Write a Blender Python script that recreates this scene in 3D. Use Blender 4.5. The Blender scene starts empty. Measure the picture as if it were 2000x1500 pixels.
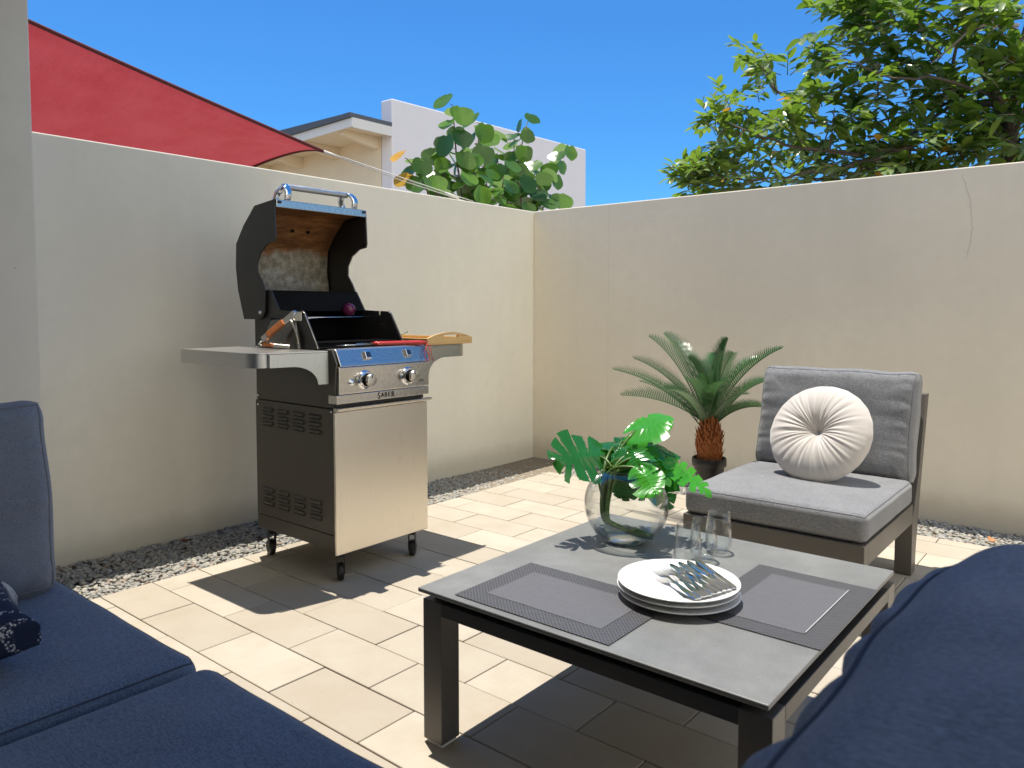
import bpy, math, random
import numpy as np
from mathutils import Vector, Matrix, noise
R = math.radians
sc = bpy.context.scene
COL = sc.collection

# ------------------------------------------------------------------ camera
F_PX, CX, CY, CAM_H, YAW, PITCH = 1480.0, 1000.0, 682.0, 1.10, R(39.5), math.atan(80 / 1480)
cd = bpy.data.cameras.new("camera"); cam = bpy.data.objects.new("camera", cd); COL.objects.link(cam)
cam.location = (0, 0, CAM_H); cam.rotation_euler = (R(90) - PITCH, 0, YAW)
cd.sensor_width = 36; cd.lens = F_PX / 2000 * 36; cd.shift_y = (CY - 750) / 2000
cd.clip_start = .02; cd.clip_end = 2000
cd.dof.use_dof = True; cd.dof.focus_distance = 2.9; cd.dof.aperture_fstop = 7.5
sc.camera = cam

# ------------------------------------------------------------------ sky and sun
SUN = Vector((-.160, .075, 1)).normalized()      # direction to the sun
el = math.asin(SUN.z); az = math.atan2(SUN.x, SUN.y)
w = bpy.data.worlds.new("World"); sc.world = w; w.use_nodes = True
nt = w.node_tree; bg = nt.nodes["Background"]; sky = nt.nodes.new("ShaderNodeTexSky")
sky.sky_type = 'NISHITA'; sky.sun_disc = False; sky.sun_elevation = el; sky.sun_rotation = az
sky.air_density = 1.0; sky.dust_density = 0.3; sky.ozone_density = 3.5; sky.altitude = 0
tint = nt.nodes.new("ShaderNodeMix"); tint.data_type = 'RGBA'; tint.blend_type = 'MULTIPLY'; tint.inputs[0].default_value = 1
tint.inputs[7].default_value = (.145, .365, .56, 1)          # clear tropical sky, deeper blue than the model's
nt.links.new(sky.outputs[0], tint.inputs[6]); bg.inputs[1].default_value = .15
# unseen cloud bank behind and right of the camera, added to brighten shaded walls
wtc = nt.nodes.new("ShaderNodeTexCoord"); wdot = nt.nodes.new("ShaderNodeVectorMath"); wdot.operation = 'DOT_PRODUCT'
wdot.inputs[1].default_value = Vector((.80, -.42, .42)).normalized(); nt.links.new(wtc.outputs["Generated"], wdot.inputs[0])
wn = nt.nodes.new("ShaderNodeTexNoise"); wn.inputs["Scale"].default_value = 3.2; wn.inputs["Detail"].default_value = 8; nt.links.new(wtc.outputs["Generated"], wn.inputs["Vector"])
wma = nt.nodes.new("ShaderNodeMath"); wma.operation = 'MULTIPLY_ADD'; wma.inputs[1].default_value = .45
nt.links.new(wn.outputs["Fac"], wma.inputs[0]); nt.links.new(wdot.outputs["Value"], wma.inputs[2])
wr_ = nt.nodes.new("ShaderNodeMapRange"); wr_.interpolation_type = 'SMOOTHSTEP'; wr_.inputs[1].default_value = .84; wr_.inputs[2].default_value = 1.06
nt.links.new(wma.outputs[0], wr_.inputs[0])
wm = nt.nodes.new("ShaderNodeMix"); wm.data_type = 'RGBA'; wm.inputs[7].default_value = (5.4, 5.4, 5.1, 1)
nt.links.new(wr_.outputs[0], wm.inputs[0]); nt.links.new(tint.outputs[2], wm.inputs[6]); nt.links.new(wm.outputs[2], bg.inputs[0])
sl = bpy.data.lights.new("sun", 'SUN'); sl.energy = 3.15; sl.angle = R(.53); sl.color = (1, .94, .84)
so = bpy.data.objects.new("sun", sl); COL.objects.link(so)
so.rotation_euler = SUN.to_track_quat('Z', 'Y').to_euler(); so.location = (-3, 2, 12)
sc.view_settings.view_transform = 'Standard'; sc.view_settings.look = 'None'
sc.view_settings.exposure = 1.0; sc.view_settings.gamma = 1
sc.cycles.max_bounces = 12; sc.cycles.transparent_max_bounces = 24; sc.cycles.caustics_reflective = False
sc.cycles.caustics_refractive = False

# ------------------------------------------------------------------ geometry from measured sight lines
_f0 = Vector((-math.sin(YAW), math.cos(YAW), 0)); _r = Vector((math.cos(YAW), math.sin(YAW), 0)); _u0 = Vector((0, 0, 1))
_f = _f0 * math.cos(PITCH) - _u0 * math.sin(PITCH); _u = _u0 * math.cos(PITCH) + _f0 * math.sin(PITCH)
CAM = Vector((0, 0, CAM_H))
def ray(px, py): return _f + _r * ((px - CX) / F_PX) - _u * ((py - CY) / F_PX)
def at_x(px, py, x): d = ray(px, py); return CAM + d * (x / d.x)
def at_y(px, py, y): d = ray(px, py); return CAM + d * (y / d.y)
def at_z(px, py, z): d = ray(px, py); return CAM + d * ((z - CAM_H) / d.z)
def at_d(px, py, dist): return CAM + ray(px, py) * dist

# ------------------------------------------------------------------ materials
def mk(name):
    m = bpy.data.materials.new(name); m.use_nodes = True
    t = m.node_tree; return m, t, t.nodes["Principled BSDF"], t.nodes, t.links
def coords(N, L, scale=(1, 1, 1), world=False):
    if world:
        g = N.new("ShaderNodeNewGeometry"); src = g.outputs["Position"]
    else:
        tc = N.new("ShaderNodeTexCoord"); src = tc.outputs["Object"]
    mp = N.new("ShaderNodeMapping"); mp.inputs["Scale"].default_value = scale
    L.new(src, mp.inputs["Vector"]); return mp.outputs[0]
def nz(N, L, vec, scale, detail=4, rough=.55):
    n = N.new("ShaderNodeTexNoise"); n.inputs["Scale"].default_value = scale
    n.inputs["Detail"].default_value = detail; n.inputs["Roughness"].default_value = rough
    L.new(vec, n.inputs["Vector"]); return n.outputs["Fac"]
def ramp(N, L, fac, stops):
    r = N.new("ShaderNodeValToRGB"); e = r.color_ramp.elements
    while len(e) < len(stops): e.new(.5)
    for i, (p, c) in enumerate(stops):
        e[i].position = p; e[i].color = (c[0], c[1], c[2], 1) if not isinstance(c, float) else (c, c, c, 1)
    L.new(fac, r.inputs[0]); return r.outputs[0]
def mixc(N, L, fac, a, b, mode='MIX'):
    m = N.new("ShaderNodeMix"); m.data_type = 'RGBA'; m.blend_type = mode
    for s, v in ((0, fac), (6, a), (7, b)):
        if isinstance(v, (int, float)): m.inputs[s].default_value = v
        elif isinstance(v, tuple): m.inputs[s].default_value = (*v, 1)
        else: L.new(v, m.inputs[s])
    return m.outputs[2]
def math_(N, L, op, a, b=None, clamp=False):
    m = N.new("ShaderNodeMath"); m.operation = op; m.use_clamp = clamp
    for s, v in ((0, a), (1, b)):
        if v is None: continue
        if isinstance(v, (int, float)): m.inputs[s].default_value = v
        else: L.new(v, m.inputs[s])
    return m.outputs[0]
def bump(N, L, h, bsdf, strength=.2, dist=.01, prev=None):
    b = N.new("ShaderNodeBump"); b.inputs["Strength"].default_value = strength
    b.inputs["Distance"].default_value = dist; L.new(h, b.inputs["Height"])
    if prev is not None: L.new(prev, b.inputs["Normal"])
    L.new(b.outputs[0], bsdf.inputs["Normal"]); return b.outputs[0]
def simple(name, col, rough=.5, metal=0., var=.12, scale=30, bmp=0., bscale=200, spec=.5, bdist=.002, **kw):
    m, t, b, N, L = mk(name); v = coords(N, L)
    f = nz(N, L, v, scale)
    c = mixc(N, L, f, tuple(x * (1 - var) for x in col), tuple(min(1, x * (1 + var)) for x in col))
    L.new(c, b.inputs["Base Color"]); b.inputs["Roughness"].default_value = rough
    r = ramp(N, L, nz(N, L, v, scale * .4), [(.3, max(0., rough - .06)), (.7, min(1., rough + .06))]); L.new(r, b.inputs["Roughness"])
    b.inputs["Metallic"].default_value = metal; b.inputs["Specular IOR Level"].default_value = spec
    if bmp: bump(N, L, nz(N, L, v, bscale, 3), b, bmp, bdist)
    for k, val in kw.items(): b.inputs[k].default_value = val
    return m
def fabric(name, c0, c1, weave=900, streak=(1, 1, 1), rough=.92):
    m, t, b, N, L = mk(name)
    v = coords(N, L, streak); v2 = coords(N, L)
    f = nz(N, L, v, 150, 4, .8); g = nz(N, L, v2, 6, 3); f2 = nz(N, L, coords(N, L, (1, 9, 9)), 60, 3, .7)
    c = ramp(N, L, math_(N, L, 'ADD', math_(N, L, 'MULTIPLY', f, .6), math_(N, L, 'MULTIPLY', f2, .4)), [(.42, c0), (.58, c1)])
    c = mixc(N, L, ramp(N, L, g, [(.35, .0), (.7, .22)]), c, tuple(x * 1.25 for x in c1))
    L.new(c, b.inputs["Base Color"]); b.inputs["Roughness"].default_value = rough
    b.inputs["Specular IOR Level"].default_value = .2
    b.inputs["Sheen Weight"].default_value = .25; b.inputs["Sheen Roughness"].default_value = .5
    bump(N, L, nz(N, L, v, weave, 2, .8), b, .35, .0012)
    return m
M = {}
# stucco walls
def stucco(name, col, crack=False):
    m, t, b, N, L = mk(name); v = coords(N, L, world=True)
    f1 = nz(N, L, v, 1.3, 5); f2 = nz(N, L, v, 14, 4)
    c = mixc(N, L, ramp(N, L, f1, [(.3, 0.), (.7, 1.)]), tuple(x * .93 for x in col), tuple(x * 1.04 for x in col))
    c = mixc(N, L, ramp(N, L, f2, [(.35, 0.), (.75, .45)]), c, tuple(x * .90 for x in col))
    # vertical rain streaks
    vs = coords(N, L, (9, 9, .35), world=True)
    c = mixc(N, L, ramp(N, L, nz(N, L, vs, 1.2, 4), [(.5, 0.), (.8, .22)]), c, (col[0] * .84, col[1] * .85, col[2] * .82))
    # splash dirt near the foot of the wall
    sep = N.new("ShaderNodeSeparateXYZ"); L.new(v, sep.inputs[0])
    z = sep.outputs[2]
    dz = math_(N, L, 'ADD', z, math_(N, L, 'MULTIPLY', nz(N, L, v, 9, 5), -.10))
    dirt = math_(N, L, 'MULTIPLY', ramp(N, L, dz, [(0.0, 1.), (.09, 0.)]), .45)
    c = mixc(N, L, dirt, c, (col[0] * .62, col[1] * .58, col[2] * .5))
    # specks
    vo = N.new("ShaderNodeTexVoronoi"); vo.inputs["Scale"].default_value = 7; L.new(v, vo.inputs["Vector"])
    sp = ramp(N, L, vo.outputs["Distance"], [(.018, 1.), (.03, 0.)])
    gate = ramp(N, L, nz(N, L, v, 3.1), [(.55, 0.), (.6, .6)])
    c = mixc(N, L, math_(N, L, 'MULTIPLY', sp, gate), c, (col[0] * .5, col[1] * .47, col[2] * .42))
    if crack:
        x = sep.outputs[0]
        wob = math_(N, L, 'MULTIPLY', math_(N, L, 'SUBTRACT', nz(N, L, coords(N, L, (0, 0, 1), True), 11, 4), .5), .035)
        # centre line of the crack: bows out around z 1.5
        zz = math_(N, L, 'SUBTRACT', z, 1.52); zz = math_(N, L, 'MULTIPLY', math_(N, L, 'MULTIPLY', zz, zz), -.75)
        cx = math_(N, L, 'ADD', math_(N, L, 'ADD', zz, wob), -.667)
        d = math_(N, L, 'ABSOLUTE', math_(N, L, 'SUBTRACT', x, cx))
        line = ramp(N, L, d, [(.0006, 1.), (.0024, 0.)])
        gz = ramp(N, L, math_(N, L, 'MULTIPLY', z, .5), [(.672, 0.), (.69, 1.), (.88, 1.), (.895, 0.)])
        c = mixc(N, L, math_(N, L, 'MULTIPLY', math_(N, L, 'MULTIPLY', line, gz), .38), c, (.2, .17, .13))
        # hairline movement joint
        d2 = math_(N, L, 'ABSOLUTE', math_(N, L, 'ADD', x, 2.842))
        c = mixc(N, L, math_(N, L, 'MULTIPLY', ramp(N, L, d2, [(.001, 1.), (.003, 0.)]), .16), c, (.3, .27, .22))
        # pale scuffs under the coping
        vsc = coords(N, L, (3, 1, 22), world=True)
        g1 = ramp(N, L, nz(N, L, vsc, 3.2, 5), [(.60, 0.), (.66, 1.)])
        bx = math_(N, L, 'ABSOLUTE', math_(N, L, 'ADD', x, 2.55)); bz = math_(N, L, 'ABSOLUTE', math_(N, L, 'SUBTRACT', z, 1.71))
        bm = math_(N, L, 'MULTIPLY', ramp(N, L, bx, [(.12, 1.), (.26, 0.)]), ramp(N, L, bz, [(.02, 1.), (.06, 0.)]))
        c = mixc(N, L, math_(N, L, 'MULTIPLY', math_(N, L, 'MULTIPLY', g1, bm), .6), c, (.85, .84, .8))
    L.new(c, b.inputs["Base Color"]); b.inputs["Roughness"].default_value = .75
    b.inputs["Specular IOR Level"].default_value = .35
    p = bump(N, L, nz(N, L, v, 220, 3), b, .12, .002)
    bump(N, L, nz(N, L, coords(N, L, (1, 1, .35), True), 3, 3), b, .25, .02, p)
    return m
M['wall_left'] = stucco('painted_stucco_left', (.83, .79, .68))
M['wall_right'] = stucco('painted_stucco_right', (.83, .75, .60), True)
M['house_wall'] = stucco('painted_house_stucco', (.80, .76, .66))
M['parapet'] = simple('pale_plaster', (.76, .735, .77), .8, var=.04, scale=3)
M['cream'] = simple('cream_plaster', (.82, .70, .52), .85, var=.09, scale=2.5)
M['roof'] = simple('grey_roofing', (.10, .11, .13), .7)
M['whitewood'] = simple('white_painted_wood', (.74, .72, .68), .6, var=.05, scale=5)

# pavers
m, t, b, N, L = mk('sand_concrete_pavers'); v = coords(N, L, world=True)
at = N.new("ShaderNodeAttribute"); at.attribute_name = 'tint'
c = mixc(N, L, at.outputs["Fac"], (.435, .385, .315), (.53, .48, .40))
c = mixc(N, L, ramp(N, L, nz(N, L, v, 420, 3, .7), [(.3, .5), (.7, 0.)]), c, (.36, .315, .245))
c = mixc(N, L, ramp(N, L, nz(N, L, v, 5, 5, .6), [(.40, 0.), (.75, .6)]), c, (.37, .31, .23))
vo = N.new("ShaderNodeTexVoronoi"); vo.inputs["Scale"].default_value = 26; L.new(v, vo.inputs["Vector"])
pit = math_(N, L, 'MULTIPLY', ramp(N, L, vo.outputs["Distance"], [(.03, 1.), (.07, 0.)]), ramp(N, L, nz(N, L, v, 11), [(.50, 0.), (.55, 1.)]))
c = mixc(N, L, math_(N, L, 'MULTIPLY', pit, .7), c, (.13, .11, .09))
L.new(c, b.inputs["Base Color"]); b.inputs["Roughness"].default_value = .85; b.inputs["Specular IOR Level"].default_value = .3
p = bump(N, L, nz(N, L, v, 500, 3, .7), b, .3, .0015); bump(N, L, nz(N, L, v, 18, 3), b, .25, .004, p)
M['paver'] = m
M['joint'] = simple('joint_sand', (.20, .165, .12), .95, var=.3, scale=90, bmp=.4)
M['soil'] = simple('ground_soil', (.22, .19, .15), .95, var=.3, scale=2)
m, t, b, N, L = mk('grey_river_gravel'); v = coords(N, L, world=True)
at = N.new("ShaderNodeAttribute"); at.attribute_name = 'tint'
c = ramp(N, L, at.outputs["Fac"], [(0., (.20, .20, .195)), (.25, (.27, .275, .265)), (.55, (.35, .335, .295)), (.85, (.42, .395, .33)), (.95, (.26, .18, .13)), (1., (.52, .51, .49))])
c = mixc(N, L, ramp(N, L, nz(N, L, v, 180, 4), [(.3, 0.), (.7, .3)]), c, (.28, .27, .24))
L.new(c, b.inputs["Base Color"]); b.inputs["Roughness"].default_value = .75
bump(N, L, nz(N, L, v, 300, 3), b, .3, .002); M['gravel'] = m

# metals
def brushed(name, col, rough, axis=(1, 1, 1), streak=.25, stains=False):
    m, t, b, N, L = mk(name); v = coords(N, L, axis); v2 = coords(N, L)
    f = nz(N, L, v, 60, 4, .7)
    c = ramp(N, L, f, [(.3, tuple(x * (1 - streak * .5) for x in col)), (.7, col)])
    rr = ramp(N, L, f, [(.25, rough - .07), (.75, rough + .1)])
    if stains:
        g = nz(N, L, coords(N, L, (1, 5, 1.2)), 5, 5)
        c = mixc(N, L, ramp(N, L, g, [(.60, 0.), (.78, .22)]), c, tuple(x * .55 for x in col))
        g3 = nz(N, L, coords(N, L, (1, 26, 1.5)), 4, 3)
        c = mixc(N, L, ramp(N, L, g3, [(.68, 0.), (.74, .22)]), c, tuple(x * .5 for x in col))
    L.new(c, b.inputs["Base Color"]); L.new(rr, b.inputs["Roughness"]); b.inputs["Metallic"].default_value = 1
    p = bump(N, L, f, b, .06, .001); bump(N, L, nz(N, L, v2, 4, 2), b, .04, .01, p)
    return m
M['steel_door'] = brushed('brushed_steel_door', (.90, .83, .71), .36, (1, 30, .7), .3, True)
M['steel_panel'] = brushed('brushed_steel_panel', (.74, .70, .63), .24, (1, 30, .7), .3)
M['steel_shelf'] = brushed('brushed_steel_shelf', (.62, .60, .57), .30, (20, 20, .6), .3)
M['steel_bright'] = brushed('bright_steel', (.74, .70, .63), .24, (26, .8, 26), .12)
M['chrome'] = simple('chrome', (.82, .83, .85), .05, 1, var=.02)
M['knurled'] = simple('knurled_steel', (.55, .55, .54), .32, 1, bmp=.6, bscale=500)
M['gun'] = simple('dark_polished_casting', (.16, .155, .145), .26, .9, var=.3, scale=14)
M['char'] = simple('charcoal_enamel', (.030, .029, .027), .38, var=.1, scale=8, bmp=.1, bscale=700)
M['brown_side'] = simple('bronze_grey_panel', (.085, .077, .063), .42, var=.08, scale=4, bmp=.08, bscale=600)
M['louvre'] = simple('louvre_recess', (.034, .031, .026), .5)
M['black_in'] = simple('sooty_black_steel', (.006, .006, .006), .75, spec=.12, var=.3, scale=12, bmp=.25, bscale=80)
M['rubber'] = simple('black_rubber', (.012, .012, .012), .5)
M['screw'] = simple('zinc_screw', (.6, .6, .6), .25, 1)
m, t, b, N, L = mk('heat_stained_liner'); v = coords(N, L, world=True)
sep = N.new("ShaderNodeSeparateXYZ"); L.new(v, sep.inputs[0])
zf = math_(N, L, 'ADD', sep.outputs[2], math_(N, L, 'MULTIPLY', math_(N, L, 'SUBTRACT', nz(N, L, v, 10, 5), .5), .10))
rust = ramp(N, L, nz(N, L, coords(N, L, (5, 1.2, 5), True), 9, 6, .7), [(.25, (.060, .026, .010)), (.5, (.23, .10, .035)), (.75, (.42, .22, .085))])
grey = ramp(N, L, nz(N, L, coords(N, L, (1, 1, 1), True), 26, 8, .75), [(.3, (.10, .085, .05)), (.5, (.26, .22, .15)), (.62, (.40, .37, .29)), (.8, (.20, .13, .07))])
lo = mixc(N, L, ramp(N, L, math_(N, L, 'MULTIPLY', math_(N, L, 'SUBTRACT', zf, 1.10), 4.), [(0.0, 1.), (.55, 0.)]), grey, (.09, .095, .085))
c = mixc(N, L, ramp(N, L, math_(N, L, 'MULTIPLY', math_(N, L, 'SUBTRACT', zf, 1.2), 4.), [(.60, 0.), (.70, 1.)]), lo, rust)
L.new(c, b.inputs["Base Color"]); b.inputs["Metallic"].default_value = .35; b.inputs["Roughness"].default_value = .5
bump(N, L, nz(N, L, v, 60, 6), b, .3, .003); M['liner'] = m
M['wood_orange'] = simple('orange_hardwood', (.60, .20, .06), .4, var=.25, scale=60, bmp=.2)
M['red_plastic'] = simple('red_lacquer_handle', (.46, .028, .018), .3, var=.15)
M['red_cord'] = simple('red_cord', (.40, .035, .025), .7)
# bamboo
m, t, b, N, L = mk('bamboo'); v = coords(N, L, (4, 1.2, 40))
f = nz(N, L, v, 6, 4)
L.new(ramp(N, L, f, [(.3, (.53, .32, .12)), (.6, (.70, .47, .21)), (.8, (.62, .39, .16))]), b.inputs["Base Color"])
b.inputs["Roughness"].default_value = .4; M['bamboo'] = m
M['alu'] = simple('taupe_powder_coat', (.105, .094, .080), .42, var=.05, scale=6, bmp=.12, bscale=900)
M['alu_dark'] = simple('anthracite_powder_coat', (.040, .038, .036), .38, var=.06, scale=6, bmp=.12, bscale=900)
M['alu_brown'] = simple('brown_grey_powder_coat', (.105, .095, .085), .36, var=.05, scale=6, bmp=.12, bscale=900)
# ceramic table top
m, t, b, N, L = mk('grey_ceramic_top'); v = coords(N, L, world=True)
c = ramp(N, L, nz(N, L, v, 5, 9, .68), [(.3, (.125, .127, .124)), (.52, (.172, .175, .170)), (.72, (.24, .243, .236))])
c = mixc(N, L, ramp(N, L, nz(N, L, v, 190, 4, .8), [(.35, 0.), (.7, .45)]), c, (.27, .27, .26))
L.new(c, b.inputs["Base Color"]); b.inputs["Roughness"].default_value = .42
bump(N, L, nz(N, L, v, 240, 4), b, .12, .001); M['ceramic'] = m
def woven(name, a, b_, scale=330):
    m, t, b, N, L = mk(name); v = coords(N, L, world=True)
    ch = N.new("ShaderNodeTexChecker"); ch.inputs["Scale"].default_value = scale; L.new(v, ch.inputs["Vector"])
    ch.inputs["Color1"].default_value = (*a, 1); ch.inputs["Color2"].default_value = (*b_, 1)
    c = mixc(N, L, ramp(N, L, nz(N, L, v, 60, 4), [(.3, 0.), (.7, .25)]), ch.outputs[0], b_)
    L.new(c, b.inputs["Base Color"]); b.inputs["Roughness"].default_value = .45
    bump(N, L, ch.outputs["Fac"], b, .3, .0006); return m
M['mat_border'] = woven('woven_vinyl_border', (.028, .028, .030), (.10, .10, .105), 190)
M['mat_centre'] = woven('woven_vinyl_centre', (.075, .075, .082), (.145, .145, .155), 300)
M['mat_line'] = simple('pale_thread', (.45, .45, .45), .6)
M['china'] = simple('white_glazed_china', (.80, .79, .77), .12, var=.01)
M['china_rim'] = simple('unglazed_china_foot', (.50, .40, .31), .6)
M['cutlery'] = simple('polished_cutlery_steel', (.66, .66, .65), .13, 1, var=.03)
m, t, b, N, L = mk('clear_glass'); N.remove(b)
g = N.new("ShaderNodeBsdfGlass"); g.inputs["Roughness"].default_value = 0.0; g.inputs["IOR"].default_value = 1.45
g.inputs["Color"].default_value = (.97, .99, .98, 1)
tr = N.new("ShaderNodeBsdfTransparent"); tr.inputs[0].default_value = (.975, .985, .985, 1)
lwt = N.new("ShaderNodeLayerWeight"); lwt.inputs[0].default_value = .5
pw = math_(N, L, 'MULTIPLY', math_(N, L, 'POWER', lwt.outputs["Facing"], 2.3), .9)
frz = math_(N, L, 'ADD', pw, .03)
gl = N.new("ShaderNodeBsdfGlossy"); gl.inputs["Roughness"].default_value = .02
mx = N.new("ShaderNodeMixShader"); L.new(frz, mx.inputs[0]); L.new(tr.outputs[0], mx.inputs[1]); L.new(gl.outputs[0], mx.inputs[2])
L.new(mx.outputs[0], N["Material Output"].inputs[0]); M['glass'] = m
# heavy glass base, slightly green
m, t, b, N, L = mk('thick_glass_base'); b.inputs["Transmission Weight"].default_value = 1; b.inputs["Roughness"].default_value = .02
b.inputs["Base Color"].default_value = (.88, .95, .94, 1); b.inputs["IOR"].default_value = 1.45; M['glass_thick'] = m
# window glass
M['dark_glass'] = simple('dark_window_glass', (.02, .025, .03), .04, spec=.8)

M['fab_grey'] = fabric('heather_grey_outdoor_fabric', (.112, .114, .119), (.262, .264, .27), streak=(1, 3, 3))
M['fab_blue'] = fabric('slate_blue_outdoor_fabric', (.060, .088, .138), (.17, .23, .33), streak=(1, 2.2, 2.2))
M['fab_slate'] = fabric('slate_grey_outdoor_fabric', (.10, .115, .145), (.24, .26, .30), streak=(1, 4, 4))
M['piping'] = simple('fabric_piping', (.16, .165, .18), .9)
M['piping_dark'] = simple('dark_fabric_piping', (.05, .062, .09), .9)
M['velvet'] = simple('off_white_velvet', (.58, .53, .475), .75, var=.03, scale=20, bmp=.15, bscale=900)
M['velvet'].node_tree.nodes["Principled BSDF"].inputs["Sheen Weight"].default_value = .5
# navy patterned cushion
m, t, b, N, L = mk('navy_embroidered_cotton'); v = coords(N, L)
wv = N.new("ShaderNodeTexWave"); wv.inputs["Scale"].default_value = 9; wv.inputs["Distortion"].default_value = 9; wv.inputs["Detail"].default_value = 1
wv.inputs["Detail Scale"].default_value = .8; L.new(v, wv.inputs["Vector"])
vo = N.new("ShaderNodeTexVoronoi"); vo.inputs["Scale"].default_value = 210; L.new(v, vo.inputs["Vector"])
st = math_(N, L, 'MULTIPLY', ramp(N, L, wv.outputs["Fac"], [(.80, 0.), (.88, 1.)]), ramp(N, L, vo.outputs["Distance"], [(.35, 1.), (.5, 0.)]))
L.new(mixc(N, L, st, (.012, .02, .055), (.62, .62, .64)), b.inputs["Base Color"]); b.inputs["Roughness"].default_value = .9
bump(N, L, nz(N, L, v, 500), b, .3, .001); M['navy'] = m
M['tassel'] = simple('cream_cotton_tassel', (.6, .6, .6), .95)

# leaves
def leafmat(name, dark, light, back, rough=.35, trans=.3, tcol=None, vein=False):
    m, t, b, N, L = mk(name)
    at = N.new("ShaderNodeAttribute"); at.attribute_name = 'tint'
    v = coords(N, L)
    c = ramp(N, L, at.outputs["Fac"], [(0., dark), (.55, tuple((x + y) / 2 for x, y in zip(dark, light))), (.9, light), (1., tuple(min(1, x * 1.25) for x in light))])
    c = mixc(N, L, ramp(N, L, nz(N, L, v, 35), [(.3, 0.), (.7, .3)]), c, dark)
    geo = N.new("ShaderNodeNewGeometry")
    c = mixc(N, L, geo.outputs["Backfacing"], c, back)
    L.new(c, b.inputs["Base Color"]); b.inputs["Roughness"].default_value = rough
    tl = N.new("ShaderNodeBsdfTranslucent")
    tc = tcol or tuple(min(1, x * 1.8) for x in light)
    L.new(mixc(N, L, .5, c, tc), tl.inputs[0])
    mx = N.new("ShaderNodeMixShader"); mx.inputs[0].default_value = trans
    L.new(b.outputs[0], mx.inputs[1]); L.new(tl.outputs[0], mx.inputs[2])
    L.new(mx.outputs[0], N["Material Output"].inputs[0]); return m
M['leaf_tree'] = leafmat('guava_leaf', (.038, .095, .016), (.29, .385, .05), (.24, .32, .14), .30, .42, (.24, .44, .03))
M['leaf_grape'] = leafmat('sea_grape_leaf', (.022, .080, .015), (.13, .26, .03), (.26, .36, .18), .25, .36, (.25, .50, .04))
M['leaf_yellow'] = leafmat('yellow_leaf', (.45, .22, .02), (.60, .32, .03), (.5, .3, .05), .4, .3)
M['leaf_mon'] = leafmat('glossy_monstera_leaf', (.008, .072, .018), (.040, .24, .028), (.05, .24, .03), .16, .22, (.10, .62, .03))
M['leaf_mon_light'] = leafmat('bright_monstera_leaf', (.03, .22, .02), (.07, .40, .03), (.08, .40, .05), .24, .38, (.20, .80, .04))
M['stem'] = simple('green_stem', (.075, .15, .02), .35, var=.3, scale=40)
M['palm'] = leafmat('sago_palm_leaflet', (.018, .070, .022), (.075, .19, .055), (.08, .15, .07), .28, .2)
M['palm_rib'] = simple('palm_rib', (.10, .17, .05), .4)
M['palm_trunk'] = simple('orange_brown_fibre_scale', (.36, .115, .030), .8, var=.45, scale=45, bmp=.7, bscale=60, bdist=.006)
M['bark'] = simple('brown_bark', (.13, .095, .07), .85, var=.35, scale=25, bmp=.6, bscale=60)
M['bark_pale'] = simple('pale_twig_bark', (.36, .31, .27), .8, var=.2, scale=25)
M['pot'] = simple('black_plastic_pot', (.020, .018, .018), .45, bmp=.2, bscale=80)
M['stand'] = simple('beige_glazed_plant_stand', (.50, .43, .33), .55, var=.06, scale=8)
M['onion'] = simple('red_onion_skin', (.13, .010, .055), .22, var=.5, scale=18)
M['pepper'] = simple('green_chilli', (.12, .30, .03), .25)
M['rope'] = simple('pale_wire_rope', (.58, .56, .52), .5)
# shade sail
m, t, b, N, L = mk('red_shade_cloth'); v = coords(N, L, world=True)
n1 = nz(N, L, coords(N, L, (1, 5, 1), True), 5, 5); n2 = nz(N, L, v, 170, 3, .8)
c = mixc(N, L, n1, (.29, .024, .030), (.36, .044, .054))
c = mixc(N, L, ramp(N, L, n2, [(.35, 0.), (.7, .5)]), c, (.48, .11, .13))
n3 = nz(N, L, coords(N, L, (1, 1.5, 1), True), 3, 5, .7)
c = mixc(N, L, ramp(N, L, n3, [(.38, .3), (.6, 0.)]), c, (.28, .018, .022))
L.new(c, b.inputs["Base Color"]); b.inputs["Roughness"].default_value = .6
b.inputs["Specular IOR Level"].default_value = .4
tl = N.new("ShaderNodeBsdfTranslucent"); L.new(c, tl.inputs[0])
mx = N.new("ShaderNodeMixShader"); mx.inputs[0].default_value = .42
L.new(b.outputs[0], mx.inputs[1]); L.new(tl.outputs[0], mx.inputs[2]); L.new(mx.outputs[0], N["Material Output"].inputs[0])
bump(N, L, n2, b, .6, .003); M['sail'] = m
M['sail_hem'] = simple('dark_red_webbing', (.09, .012, .014), .8)

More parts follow.
